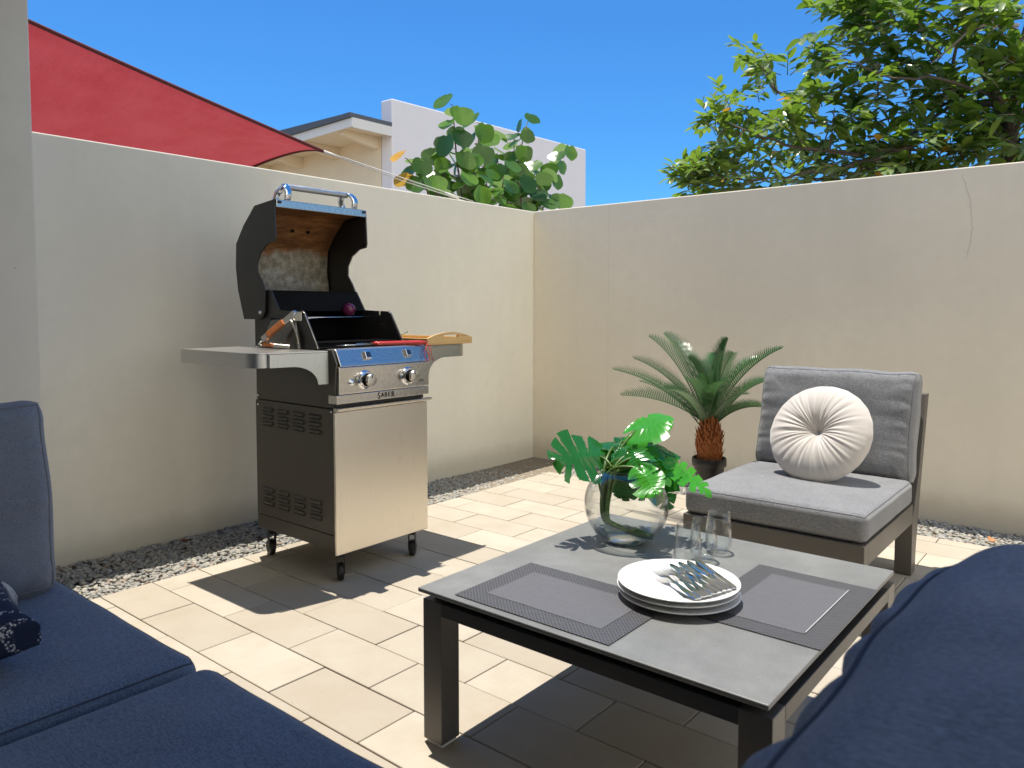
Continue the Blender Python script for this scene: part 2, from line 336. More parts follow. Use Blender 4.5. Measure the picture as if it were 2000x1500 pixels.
# ------------------------------------------------------------------ object helpers
LOC = {}
def tag(o, label=None, cat=None, group=None, kind=None):
    if label: o['label'] = label
    if cat: o['category'] = cat
    if group: o['group'] = group
    if kind: o['kind'] = kind
    return o
def thing(name, loc, label, cat, group=None):
    o = bpy.data.objects.new(name, None); COL.objects.link(o); o.location = loc; o.empty_display_size = .1
    LOC[o.name] = Vector(loc); return tag(o, label, cat, group)
class MB:
    def __init__(s): s.v = []; s.f = []; s.t = []; s.m = []; s.cur = 0
    def add(s, vs, fs, tint=.5):
        n = len(s.v); s.v += [tuple(p) for p in vs]; s.f += [tuple(i + n for i in f) for f in fs]
        s.t += [tint] * len(fs); s.m += [s.cur] * len(fs); return s
    def box(s, x0, x1, y0, y1, z0, z1, tint=.5):
        v = [(x, y, z) for z in (z0, z1) for y in (y0, y1) for x in (x0, x1)]
        return s.add(v, [(0, 2, 3, 1), (4, 5, 7, 6), (0, 1, 5, 4), (2, 6, 7, 3), (0, 4, 6, 2), (1, 3, 7, 5)], tint)
    def prism(s, pts, a0, a1, axis='y', tint=.5):   # pts 2-D polygon extruded along axis
        n = len(pts)
        def P(p, a): return {'y': (p[0], a, p[1]), 'x': (a, p[0], p[1]), 'z': (p[0], p[1], a)}[axis]
        v = [P(p, a0) for p in pts] + [P(p, a1) for p in pts]
        f = [tuple(range(n)), tuple(range(2 * n - 1, n - 1, -1))] + [(i, i + n, (i + 1) % n + n, (i + 1) % n) for i in range(n)]
        return s.add(v, f, tint)
    def tube(s, path, rad, seg=8, tint=.5, caps=True):
        P = [Vector(p) for p in path]; n = len(P); vs = []; fs = []
        nrm = None
        for i, p in enumerate(P):
            tn = (P[min(i + 1, n - 1)] - P[max(i - 1, 0)]); tn = tn.normalized() if tn.length > 1e-9 else Vector((0, 0, 1))
            if nrm is None:
                a = Vector((0, 0, 1)) if abs(tn.z) < .9 else Vector((1, 0, 0)); nrm = tn.cross(a).normalized()
            nrm = (nrm - tn * nrm.dot(tn)).normalized(); bn = tn.cross(nrm)
            r = rad[i] if isinstance(rad, (list, tuple)) else rad
            for k in range(seg):
                a = 2 * math.pi * k / seg; vs.append(p + (nrm * math.cos(a) + bn * math.sin(a)) * r)
        for i in range(n - 1):
            for k in range(seg):
                k2 = (k + 1) % seg; fs.append((i * seg + k, i * seg + k2, (i + 1) * seg + k2, (i + 1) * seg + k))
        if caps: fs += [tuple(range(seg))[::-1], tuple((n - 1) * seg + k for k in range(seg))]
        return s.add(vs, fs, tint)
    def lathe(s, prof, c=(0, 0, 0), seg=48, axis='z', tint=.5, wob=None):
        vs = []; fs = []; n = len(prof)
        for (r, h) in prof:
            for k in range(seg):
                a = 2 * math.pi * k / seg; rr = r * (wob(a, h) if wob else 1)
                q = (rr * math.cos(a), rr * math.sin(a), h)
                if axis == 'x': q = (q[2], q[0], q[1])
                if axis == 'y': q = (q[1], q[2], q[0])
                vs.append((q[0] + c[0], q[1] + c[1], q[2] + c[2]))
        for i in range(n - 1):
            for k in range(seg):
                k2 = (k + 1) % seg; fs.append((i * seg + k, i * seg + k2, (i + 1) * seg + k2, (i + 1) * seg + k))
        if prof[0][0] > 1e-5: fs.append(tuple(range(seg))[::-1])
        if prof[-1][0] > 1e-5: fs.append(tuple((n - 1) * seg + k for k in range(seg)))
        return s.add(vs, fs, tint)
    def grid(s, rows, tint=.5, closed=False):
        nr = len(rows); nc = len(rows[0]); vs = [p for r in rows for p in r]; fs = []
        for i in range(nr - 1):
            for j in range(nc - (0 if closed else 1)):
                j2 = (j + 1) % nc; fs.append((i * nc + j, i * nc + j2, (i + 1) * nc + j2, (i + 1) * nc + j))
        return s.add(vs, fs, tint)
    def build(s, name, mat, parent=None, bevel=0, smooth=False, solid=0, origin=None, seg=2, angle=35, xf=None):
        me = bpy.data.meshes.new(name)
        org = LOC[parent.name] if parent is not None else Vector(origin or (0, 0, 0))
        vs = s.v if xf is None else [tuple(xf @ Vector(p)) for p in s.v]
        me.from_pydata([(a - org.x, b_ - org.y, c_ - org.z) for a, b_, c_ in vs], [], s.f)
        ms = mat if isinstance(mat, (list, tuple)) else [mat]
        for q in ms: me.materials.append(q)
        if len(ms) > 1: me.polygons.foreach_set('material_index', s.m)
        a = me.attributes.new('tint', 'FLOAT', 'FACE'); a.data.foreach_set('value', s.t)
        o = bpy.data.objects.new(name, me); COL.objects.link(o)
        me.validate()
        if smooth: me.polygons.foreach_set('use_smooth', [True] * len(me.polygons))
        if smooth == 'auto':
            try: me.set_sharp_from_angle(angle=R(angle))
            except Exception: pass
        if parent is not None: o.parent = parent; LOC[o.name] = org
        else: o.location = org; LOC[o.name] = org
        if solid:
            q = o.modifiers.new('solid', 'SOLIDIFY'); q.thickness = solid; q.offset = 0
        if bevel:
            q = o.modifiers.new('bevel', 'BEVEL'); q.width = bevel; q.segments = seg; q.limit_method = 'ANGLE'; q.angle_limit = R(30)
        return o
def box(x0, x1, y0, y1, z0, z1): return MB().box(x0, x1, y0, y1, z0, z1)
def rot(c, ax, deg):
    c = Vector(c); return Matrix.Translation(c) @ Matrix.Rotation(R(deg), 4, ax) @ Matrix.Translation(-c)
def ngrad(x, y, z=0): return noise.noise(Vector((x, y, z)))
def bez(p0, p1, p2, n=12):
    p0, p1, p2 = Vector(p0), Vector(p1), Vector(p2)
    return [p0 * (1 - t) ** 2 + p1 * 2 * t * (1 - t) + p2 * t * t for t in [i / n for i in range(n + 1)]]

# ------------------------------------------------------------------ ground
XW, YW, HW = -3.5, 4.5, 1.82            # the two garden walls
tag(box(-400, 400, -400, 400, -.4, -.12).build('ground', M['soil']), 'bare sandy ground around and beyond the walled patio', 'ground', kind='structure')
rnd = random.Random(4)
pv = MB(); ROW, LEN, G = .1985, .398, .0035
X0, X1, Y1 = -3.02, 2.6, 4.06
k = -17
while True:
    y0 = 1.388 + ROW * k; y1 = min(y0 + ROW, Y1)
    if y0 >= Y1 - .03: break
    ph = -1.285 if k % 2 == 0 else -1.49
    x = ph + LEN * math.floor((X0 - ph) / LEN)
    while x < X1:
        a, b_ = max(x, X0), x + LEN
        if b_ - a > .02:
            dz = rnd.uniform(-.0012, .0012); j = [rnd.uniform(-.0006, .0006) for _ in range(4)]
            z0, z1 = -.05, dz
            A = (a + G / 2 + j[0], b_ - G / 2 + j[1], y0 + G / 2 + j[2], y1 - G / 2 + j[3])
            pv.box(*A, z0, z1, tint=min(1, max(0, rnd.gauss(.5, .36))))
        x += LEN
    k += 1
tag(pv.build('patio_paving', M['paver'], bevel=.0028, seg=2), 'sand coloured concrete pavers laid in running bond over the patio', 'paving', kind='structure')
tag(box(X0, X1, -2.0, Y1, -.06, -.008).build('paving_joints', M['joint']), 'dark sand filling the joints between the patio pavers', 'paving', kind='structure')

# gravel
def gravel():
    rs = np.random.RandomState(3)
    ph = (1 + 5 ** .5) / 2
    V = [(-1, ph, 0), (1, ph, 0), (-1, -ph, 0), (1, -ph, 0), (0, -1, ph), (0, 1, ph), (0, -1, -ph), (0, 1, -ph), (ph, 0, -1), (ph, 0, 1), (-ph, 0, -1), (-ph, 0, 1)]
    Fc = [(0, 11, 5), (0, 5, 1), (0, 1, 7), (0, 7, 10), (0, 10, 11), (1, 5, 9), (5, 11, 4), (11, 10, 2), (10, 7, 6), (7, 1, 8), (3, 9, 4), (3, 4, 2), (3, 2, 6), (3, 6, 8), (3, 8, 9), (4, 9, 5), (2, 4, 11), (6, 2, 10), (8, 6, 7), (9, 8, 1)]
    V = [Vector(v).normalized() for v in V]; mid = {}
    nf = []
    def m(a, b):
        k_ = (min(a, b), max(a, b))
        if k_ not in mid: V.append(((V[a] + V[b]) / 2).normalized()); mid[k_] = len(V) - 1
        return mid[k_]
    for a, b, c in Fc:
        ab, bc, ca = m(a, b), m(b, c), m(c, a); nf += [(a, ab, ca), (b, bc, ab), (c, ca, bc), (ab, bc, ca)]
    V = np.array(V); nf = np.array(nf); nv = len(V)
    def h(x, y):     # bed surface: banked up against the left wall, sunk towards the corner
        t_ = np.clip((y - 1.0) / 3.2, 0, 1); d = np.clip((x - XW) / .48, 0, 1)
        return np.where(y < 4.06, (-.012 + .020 * (1 - d) * (1 - t_) - .022 * t_), -.034) - .004
    P = []
    for (x0, x1, y0, y1, n) in ((XW, X0, .2, 4.06, 11500), (XW, .9, 4.06, YW, 11500)):
        x = rs.uniform(x0, x1, n); y = rs.uniform(y0, y1, n); P.append(np.stack([x, y, h(x, y) + rs.uniform(-.008, .005, n)], 1))
    P = np.concatenate(P); n = len(P)
    S = rs.uniform(.006, .0135, (n, 3)) * np.array([1.15, .9, .62]); S *= rs.uniform(.75, 1.2, (n, 1))
    A = rs.uniform(0, 6.28, n); T = rs.uniform(-.5, .5, n)
    J = 1 + rs.uniform(-.20, .20, (n, nv))
    W = V[None] * J[..., None] * S[:, None, :]
    ct, st_ = np.cos(T)[:, None], np.sin(T)[:, None]; x, y, z = W[..., 0], W[..., 1], W[..., 2]
    x, z = x * ct - z * st_, x * st_ + z * ct
    ca, sa = np.cos(A)[:, None], np.sin(A)[:, None]; x, y = x * ca - y * sa, x * sa + y * ca
    W = np.stack([x, y, z], -1) + P[:, None, :]
    W[..., 0] = np.maximum(W[..., 0], XW + .001); W[..., 1] = np.minimum(W[..., 1], YW - .001)
    Fs = (nf[None] + (np.arange(n) * nv)[:, None, None]).reshape(-1)
    me = bpy.data.meshes.new('gravel_bed'); nF = n * len(nf)
    me.vertices.add(n * nv); me.vertices.foreach_set('co', W.reshape(-1).astype(np.float32))
    me.loops.add(nF * 3); me.loops.foreach_set('vertex_index', Fs.astype(np.int32))
    me.polygons.add(nF); me.polygons.foreach_set('loop_start', np.arange(0, nF * 3, 3, dtype=np.int32))
    me.update(calc_edges=True); me.polygons.foreach_set('use_smooth', np.ones(nF, dtype=bool))
    a = me.attributes.new('tint', 'FLOAT', 'FACE'); a.data.foreach_set('value', np.repeat(rs.uniform(0, 1, n), len(nf)).astype(np.float32))
    me.materials.append(M['gravel']); o = bpy.data.objects.new('gravel_bed', me); COL.objects.link(o)
    tag(o, 'grey river gravel strip along the foot of both walls', 'gravel', kind='stuff')
gravel()
tag(MB().box(XW, X0, -2, YW, -.1, -.028).box(X0, 3, Y1, YW, -.1, -.040).build('gravel_subsoil', M['joint']), 'dark soil under the gravel strip', 'soil', kind='structure')

# dry leaves blown into the gravel
def dry_leaf(c, ln, yaw_, mat, label):
    t_ = thing('dry_leaf', c, label, 'leaf'); c = Vector(c); d = Vector((math.cos(yaw_), math.sin(yaw_), .15)); s_ = Vector((-math.sin(yaw_), math.cos(yaw_), 0)); g = MB(); rows = []
    for i in range(7):
        t1 = i / 6; w_ = ln * .28 * math.sin(math.pi * min(.98, max(.03, t1))) ** .8; m_ = c + d * ln * (t1 - .5) + Vector((0, 0, ln * .25 * (t1 - .5) ** 2 * 4))
        rows.append([m_ - s_ * w_ + Vector((0, 0, w_ * .7)), m_, m_ + s_ * w_ + Vector((0, 0, w_ * .5))])
    g.grid(rows); g.build('blade', mat, t_, smooth=True)
M['dry_red'] = simple('dry_reddish_leaf', (.22, .05, .03), .7, var=.3); M['dry_tan'] = simple('dry_tan_leaf', (.42, .20, .08), .7, var=.3)
dry_leaf((-3.36, 1.70, .022), .055, .6, M['dry_red'], 'dry reddish leaf on the gravel at the foot of the left wall')
dry_leaf((-.50, 4.22, -.018), .060, 2.2, M['dry_tan'], 'dry tan leaf on the gravel by the right wall beyond the sofa')
# small weed in the gravel
tw = thing('weed', (-3.08, 2.93, -.01), 'small bright green weed in the gravel right of the grill', 'weed')
wm = MB(); rw = random.Random(2)
for i in range(16):
    a = rw.uniform(0, 6.28); l = rw.uniform(.015, .035); c = Vector((-3.08, 2.93, 0)); d = Vector((math.cos(a), math.sin(a), rw.uniform(.2, .9))) * l
    s_ = Vector((-math.sin(a), math.cos(a), 0)) * l * .3
    wm.add([c, c + d * .5 + s_, c + d, c + d * .5 - s_], [(0, 1, 2, 3)], rw.random())
wm.build('leaves', M['leaf_mon_light'], tw)

# ------------------------------------------------------------------ garden walls
lw = tag(box(XW - .2, XW, 1.106, YW + .2, -.12, HW).build('garden_wall', M['wall_left'], bevel=.006), 'cream rendered garden wall behind the grill, running to the corner', 'wall')
rwl = tag(box(XW + .001, 3.4, YW, YW + .2, -.12, HW).build('garden_wall', M['wall_right'], bevel=.006), 'beige rendered garden wall behind the chair, with a hairline crack', 'wall')
# house wall end at the left, house behind the camera with a roof overhang
hs = thing('house', (-3.3, -2.6, 0), 'grey rendered house wall end at the left edge of the patio', 'house')
MB().box(-3.56, -3.30, -2.6, 1.106, -.1, 3.4).build('wall', M['house_wall'], hs, bevel=.006)
MB().box(-3.30, -1.4, -2.85, -2.6, -.1, 3.4).box(1.4, 3.4, -2.85, -2.6, -.1, 3.4).box(-1.4, 1.4, -2.85, -2.6, 2.2, 3.4).build('back_wall', M['house_wall'], hs)
MB().box(-1.4, 1.4, -2.76, -2.74, -.05, 2.2).build('patio_door', M['dark_glass'], hs)
MB().box(-1.4, -1.33, -2.74, -2.62, 0, 2.2).box(1.33, 1.4, -2.74, -2.62, 0, 2.2).box(-.035, .035, -2.74, -2.62, 0, 2.2).box(-1.33, 1.33, -2.74, -2.62, 2.13, 2.2).build('door_frame', M['whitewood'], hs)
MB().box(-3.298, 3.4, -2.598, 1.31, 2.72, 2.88).build('overhang', M['whitewood'], hs)

# ------------------------------------------------------------------ neighbouring building
nb = thing('parapet_building', (-9.0, 8.0, -.1), 'pale plastered building with a flat parapet behind the round leaved bush', 'building')
MB().prism([(8.0, -.1), (13.35, -.1), (13.35, 4.41), (8.0, 4.34)], -9.26, -9.0, 'x').build('parapet_wall', M['parapet'], nb, bevel=.02)
MB().box(-20, -9.27, 8.0, 13.3, -.1, 3.80).build('cream_wall', M['cream'], nb)
MB().prism([(7.22, 3.90), (13.2, 4.05), (13.2, 4.12), (7.22, 3.98)], -9.27, -20, 'x').build('roof', M['roof'], nb)
# roof overhang with fascia boards and rafter tails
MB().box(-9.03, -9.0, 7.25, 7.998, 3.76, 3.905).build('fascia', M['whitewood'], nb)
MB().prism([(-9.0, 3.77), (-20, 3.40), (-20, 3.53), (-9.0, 3.90)], 7.22, 7.25, 'y').build('fascia', M['whitewood'], nb)
MB().prism([(-9.0, 3.905), (-20, 3.535), (-20, 3.60), (-9.0, 3.97)], 7.18, 7.998, 'y').build('roof_edge', M['roof'], nb)
MB().prism([(-9.03, 3.80), (-20, 3.43), (-20, 3.46), (-9.03, 3.83)], 7.251, 7.998, 'y').build('soffit', M['cream'], nb)
for i in range(7):
    xx = -9.35 - i * 1.0; zt = 3.82 - (abs(xx) - 9) * .0336
    MB().prism([(7.30, zt - .02), (7.998, zt - .02), (7.998, zt - .20), (7.90, zt - .20), (7.30, zt - .10)], xx - .04, xx + .04, 'x').build('rafter_tail', M['cream'], nb)

# ------------------------------------------------------------------ shade sail
T = at_x(632, 296, -4.3); A = at_x(-230, -106, -4.3); A = T + (Vector((-4.3, A.y, A.z)) - T) * 1.7; B = at_x(330, 410, -6.5); KB = at_x(572, 272, -5.0)
e1 = lambda u: T.lerp(A, u) + Vector((0, 0, -.035 * math.sin(math.pi * u)))
e2 = lambda u: T * (1 - u) ** 2 + KB * 2 * u * (1 - u) + B * u * u
sail = MB(); rows = []
for i in range(41):
    u = (i / 40) ** 1.3
    a, b_ = e1(u), e2(u); n = 24
    rows.append([a.lerp(b_, j / n) + Vector((0, 0, -.30 * u)) * math.sin(math.pi * j / n) + Vector((0, 0, .012 * math.sin(j * 1.3 + 3 * u) * u)) for j in range(n + 1)])
sail.grid(rows)
sl_t = thing('shade_sail', T, 'red fabric shade sail stretched above the left garden wall', 'shade sail')
sail.build('cloth', M['sail'], sl_t, smooth=True)
MB().tube([e1((i / 40) ** 1.3) for i in range(41)], .011, 6).tube([e2((i / 40) ** 1.3) for i in range(41)], .011, 6).build('hem', M['sail_hem'], sl_t, smooth=True)
Q = Vector((-3.60, 3.95, 1.835)); mid = T.lerp(Q, .12)
rp = MB(); rp.tube([T, mid], [.012, .007], 6)
rp.tube([mid + Vector((0, 0, .005)), T.lerp(Q, .5) + Vector((0, 0, .004)), Q + Vector((0, 0, .008))], .0035, 6)
rp.tube([mid - Vector((0, 0, .005)), T.lerp(Q, .5) - Vector((0, 0, .016)), Q - Vector((0, 0, .008))], .0035, 6)
rp.tube([T.lerp(Q, .80), T.lerp(Q, .9)], .009, 8); rp.tube([Q, Q + Vector((0, .02, -.03))], .008, 8)
rp.build('rope', M['rope'], sl_t, smooth=True)
MB().box(-3.66, -3.55, 3.92, 4.0, 1.822, 1.832).build('wall_bracket', M['screw'], sl_t)

# ------------------------------------------------------------------ coffee table
tb = thing('coffee_table', (-.925, 1.735, 0), 'low square coffee table with grey ceramic top and dark metal frame', 'table')
TX0, TX1, TY0, TY1 = -1.372, -.478, 1.292, 2.185
MB().box(TX0, TX1, TY0, TY1, .389, .400).build('tabletop', M['ceramic'], tb, bevel=.0022)
MB().box(TX0 + .03, TX1 - .03, TY0 + .03, TY1 - .03, .372, .3885).build('spacer', M['alu_dark'], tb)
fr_ = MB(); x0, x1, y0, y1 = TX0 + .008, TX1 + .004, TY0 + .010, TY1 - .008; lg = .064
fr_.box(x0 + lg, x1 - lg, y0, y0 + .035, .338, .3715).box(x0 + lg, x1 - lg, y1 - .035, y1, .338, .3715)
fr_.box(x0, x0 + .035, y0 + lg, y1 - lg, .338, .3715).box(x1 - .035, x1, y0 + lg, y1 - lg, .338, .3715)
fr_.build('frame', M['alu_dark'], tb, bevel=.0015)
for (lx, ly) in ((x0, y0), (x1 - lg, y0), (x0, y1 - lg), (x1 - lg, y1 - lg)):
    l_ = MB().box(lx, lx + lg, ly, ly + lg, .010, .3715).build('leg', M['alu_brown'], tb, bevel=.002)
    MB().box(lx + .006, lx + lg - .006, ly + .006, ly + lg - .006, 0.0, .010).build('foot_pad', M['whitewood'], l_)

# placemats
def placemat(x0, x1, y0, y1, label, bw):
    t_ = thing('placemat', ((x0 + x1) / 2, (y0 + y1) / 2, .4), label, 'placemat', 'placemats on the coffee table')
    def sheet(a, b, c, d, z0, z1):
        g = MB(); n = 14
        for zz, flip in ((z1, 0),):
            rows = [[(a + (b - a) * i / n, c + (d - c) * j / n, zz + .0005 * ngrad(a * 9 + i * .5, j * .5)) for j in range(n + 1)] for i in range(n + 1)]
            g.grid(rows)
        return g
    sheet(x0, x1, y0, y1, .4, .4022).build('border', M['mat_border'], t_, solid=.0012)
    sheet(x0 + bw, x1 - bw, y0 + bw, y1 - bw, .4, .4033).build('centre_panel', M['mat_centre'], t_, solid=.0007)
    return t_
placemat(-1.262, -.822, 1.312, 1.612, 'dark grey woven placemat on the grill side of the coffee table', .055)
p2 = placemat(-.772, -.472, 1.568, 1.998, 'dark grey woven placemat at the right edge of the coffee table, right of the plates', .055)
MB().box(-.5275, -.5255, 1.63, 1.945, .4045, .4052).build('stitch_line', M['mat_line'], p2)

# plates
def plate_mb(c, r=.1445):
    g = MB(); x, y, z = c
    pr = [(0, .006), (r * .60, .006), (r * .66, .0065), (r * .80, .0115), (r * .97, .0165), (r, .0175), (r * 1.004, .0160), (r * .99, .0140), (r * .82, .0075), (r * .66, .002), (r * .62, 0), (r * .58, 0), (r * .57, .002), (0, .002)]
    g.lathe(pr, c, 96); return g
PC = (-.832, 1.640)
pl0 = None
labs = ['white dinner plate at the bottom of the stack of three on the coffee table', 'white dinner plate in the middle of the stack of three on the coffee table', 'white dinner plate on top of the stack of three, with the cutlery on it']
for i in range(3):
    z = .4045 + i * .0135; c = (PC[0] + (.002, -.003, .0)[i], PC[1] + (0, .002, 0)[i], z)
    if pl0 is None:
        o = pl0 = plate_mb(c).build('plate', M['china'], None, smooth=True, origin=c)
    else:
        o = pl0.copy(); COL.objects.link(o); o.location = c
    tag(o, labs[i], 'plate', 'white plates stacked on the coffee table')
# cutlery laid across the top plate
ztop = .4045 + .027 + .0175
def fork_mb():
    g = MB(); L_ = .190
    # handle, neck, head with four tines; built along +x from the handle end
    def strip(pts, th=.0016):
        top = []; 
        for (x, w_, z) in pts: top.append((x, w_, z))
        vs = []; fs = []
        for (x, w_, z) in top: vs += [(x, -w_, z), (x, w_, z), (x, w_ * .8, z + th), (x, -w_ * .8, z + th)]
        for i in range(len(top) - 1):
            a = i * 4; b = a + 4
            for k_ in range(4): fs.append((a + k_, a + (k_ + 1) % 4, b + (k_ + 1) % 4, b + k_))
        fs += [(0, 3, 2, 1), tuple(len(vs) - 4 + k_ for k_ in range(4))]
        g.add(vs, fs)
    strip([(0, .0085, .002), (.02, .0105, .002), (.06, .0075, .003), (.10, .0035, .006), (.125, .0033, .0075), (.137, .008, .006), (.148, .012, .0035)])
    for k_ in range(4):
        y = (k_ - 1.5) * .0066; g.tube([(.145, y * .95, .0045), (.16, y, .0035), (.175, y, .004), (.192, y * .92, .0065)], [.0017, .0015, .0014, .0007], 6)
    return g
def knife_mb():
    g = MB(); pts = [(0, .0065, .0), (.01, .0085, .0), (.05, .0085, 0), (.095, .0065, 0), (.10, .007, 0), (.11, .0095, 0), (.17, .0105, 0), (.195, .007, 0), (.207, .0015, 0)]
    vs = []; fs = []
    for i, (x, w_, z) in enumerate(pts):
        th = .0035 if x < .1 else .0009; z0 = .002 if x < .1 else .0032
        lo_, hi_ = (-w_, w_) if x < .1 else (-.0085 if x < .2 else -.006, w_)
        vs += [(x, lo_, z0), (x, hi_, z0), (x, hi_ * .75, z0 + th), (x, lo_ * .75, z0 + th)]
    for i in range(len(pts) - 1):
        a = i * 4; b = a + 4
        for k_ in range(4): fs.append((a + k_, a + (k_ + 1) % 4, b + (k_ + 1) % 4, b + k_))
    fs += [(0, 3, 2, 1), tuple(len(vs) - 4 + k_ for k_ in range(4))]
    g.add(vs, fs); return g
fk = kn = None
def lay(kind, x, y, deg, label, z=ztop):
    global fk, kn
    src = fk if kind == 'fork' else kn
    if src is None:
        o = (fork_mb() if kind == 'fork' else knife_mb()).build('dinner_' + kind, M['cutlery'], None, smooth='auto')
        if kind == 'fork': fk = o
        else: kn = o
    else: o = src.copy(); COL.objects.link(o)
    o.location = (x, y, z); o.rotation_euler = (0, 0, R(deg))
    tag(o, label, kind, 'forks on the top plate' if kind == 'fork' else 'knives on the top plate')
# handle ends near the right rim, tips pointing to the back left of the plate
E0 = Vector((-.735, 1.545)); E1 = Vector((-.695, 1.665))
ord_ = ['nearest the camera', 'second from the near end of the fan', 'third from the near end of the fan', 'fourth from the near end, beside the knives']
for i in range(4):
    p = E0.lerp(E1, i / 7.5); lay('fork', p.x, p.y, 148 - i * 3.2, 'steel dinner fork on the top plate, ' + ord_[i], ztop + .001 * (i % 2))
ordk = ['next to the forks', 'second beyond the forks', 'third beyond the forks', 'at the far back of the fan']
for i in range(4):
    p = E0.lerp(E1, (i + 4) / 7.5); lay('knife', p.x, p.y, 150 - i * 3.0, 'steel dinner knife on the top plate, ' + ordk[i], ztop + .001 * (i % 2))

# tumblers
def glass_mb(c):
    x, y, z = c; R0, H0 = .0375, .118
    out = [(0.0, .0), (.022, .0), (.027, .002), (.031, .008), (R0 * .98, .024), (R0, .040), (R0 * .97, .065), (R0 * .88, .092), (R0 * .80, H0), (R0 * .80 - .0012, H0 + .0006)]
    inn = [(R0 * .80 - .0022, H0), (R0 * .88 - .0022, .092), (R0 * .97 - .0022, .065), (R0 - .0022, .040), (R0 * .98 - .003, .026), (.027, .014), (.018, .009), (0, .008)]
    g = MB(); g.lathe(out + inn, c, 64); return g
gp = [(-.905, 2.030), (-.905, 1.932), (-.912, 1.850)]
gl_lab = ['clear stemless tumbler farthest to the right on the coffee table', 'clear stemless tumbler between the two others on the coffee table', 'clear stemless tumbler nearest the round vase']
g0 = None
for i, (x, y) in enumerate(gp):
    c = (x, y, .4003)
    if g0 is None: o = g0 = glass_mb(c).build('tumbler', M['glass'], None, smooth=True, origin=c)
    else: o = g0.copy(); COL.objects.link(o); o.location = c; o.rotation_euler = (0, 0, i)
    tag(o, gl_lab[i], 'glass', 'stemless tumblers on the coffee table')

# ------------------------------------------------------------------ round glass vase with monstera
VC = Vector((-1.160, 1.945, .4003)); VR = .1255
vs_t = thing('fishbowl_vase', VC, 'round clear glass bowl vase holding monstera stems on the coffee table', 'vase')
def bowl_prof(R_, t):
    pr = []; zc = R_ * .93
    a0 = math.acos(min(1, (zc - .0) / R_)); a1 = math.asin(.072 / R_)
    n = 34
    o_ = [(R_ * math.sin(a), zc - R_ * math.cos(a)) for a in [a0 + (math.pi - a1 - a0) * i / n for i in range(n + 1)]]
    o_[0] = (o_[0][0], 0.)
    out = [(0, .0)] + o_ + [(o_[-1][0] + .0015, o_[-1][1] + .003)]
    ri = R_ - t
    i_ = [(ri * math.sin(a), zc - ri * math.cos(a)) for a in [a0 + .12 + (math.pi - a1 - a0 - .12) * i / n for i in range(n + 1)]]
    inn = [(out[-1][0] - t, out[-1][1])] + i_[::-1] + [(0, .008)]
    return out + inn
MB().lathe(bowl_prof(VR, .003), VC, 80).build('bowl', M['glass'], vs_t, smooth=True)

MB().lathe([(0, .0105), (.030, .0115), (.047, .0085), (.052, .004), (.047, .0006), (0, .0006)], VC, 64).build('thick_base', M['glass_thick'], vs_t, smooth=True)
mt = thing('monstera_bouquet', VC + Vector((0, 0, .02)), 'bunch of glossy green split monstera leaves standing in the round vase', 'plant')
def monstera(base, tip, nrm, width, tint, mat, seed=0, droop=.2, splits=5, fold=.12, heart=.28, cut=.38, curl=0.):
    base, tip, nrm = Vector(base), Vector(tip), Vector(nrm).normalized()
    rr = random.Random(seed)
    ax = tip - base; Ln = ax.length; ax.normalize(); nrm = (nrm - ax * nrm.dot(ax)).normalized(); lat = ax.cross(nrm)
    g = MB(); nT, nU = 84, 9
    for side in (-1, 1):
        gaps = []
        for k_ in range(splits):
            c_ = .20 + (k_ + .5 + rr.uniform(-.15, .15)) * .66 / splits; gaps.append((c_, rr.uniform(.012, .024), cut + rr.uniform(-.06, .12)))
        cs_ = [g_[0] for g_ in gaps]; fin = [(rr.uniform(-.05, .045), rr.uniform(-.16, .10), rr.uniform(-.05, .05)) for _ in range(splits + 1)]
        rows = []
        for i in range(nT + 1):
            t_ = i / nT
            # half width measured along the vein; heart shaped
            w_ = width * (math.sin(math.pi * min(1, (t_ * .80 + .14))) ** .75) * (1 - .55 * t_ ** 3) * (1 if t_ < .97 else .9)
            ang = R(-72 + 128 * t_ ** .72)
            row = []
            m0 = t_ * Ln * .93 + (0.0)
            for j in range(nU + 1):
                u = j / nU; q_ = fin[sum(t_ > c for c in cs_)]; ex = max(0, u - cut) / (1 - cut); d = u * w_ * (1 + q_[1] * ex)
                x = m0 + math.sin(ang) * d; y = math.cos(ang) * d
                if t_ > .96: x = m0 + d * (t_ - .96) * 12 * .4 + math.sin(ang) * d
                z = -droop * Ln * (x / Ln) ** 2 - fold * abs(y) ** 1.0 * (1) + .0016 * (1 - abs(math.sin(t_ * 9 * math.pi + .4)) ** .5) * (1 - u * .6) * (u > 0) + .003 * math.sin(t_ * 7 + seed + u * 3) - curl * (y / width) ** 2 * width
                z += q_[0] * ex ** 1.6 * width * 6 * .3; x += q_[2] * ex * width
                row.append(base + ax * x + lat * (y * side) + nrm * z)
            rows.append(row)
        vs = [p for r_ in rows for p in r_]; fs = []
        for i in range(nT):
            tm = (i + .5) / nT
            for j in range(nU):
                um = (j + .5) / nU; skip = False
                for (c_, hw, u0) in gaps:
                    if um > u0 and abs(tm - c_) < hw * (.35 + 1.3 * (um - u0) / (1 - u0)): skip = True
                if skip: continue
                a = i * (nU + 1) + j; q = (a, a + 1, a + nU + 2, a + nU + 1)
                fs.append(q if side == 1 else q[::-1])
        g.add(vs, fs, tint)
    lf = g.build('leaf', M[mat], mt, smooth=True)
    return base
CUTS = {2: (2, .80), 4: (2, .7), 9: (2, .7), 1: (4, .22), 7: (5, .30), 5: (3, .4), 6: (3, .32), 8: (3, .4)}
def mpt(px, py, dd=0): return at_d(px, py, 2.29 + dd)
up = Vector((0, 0, 1)); cv = (CAM - VC).normalized(); rt = _r.copy()
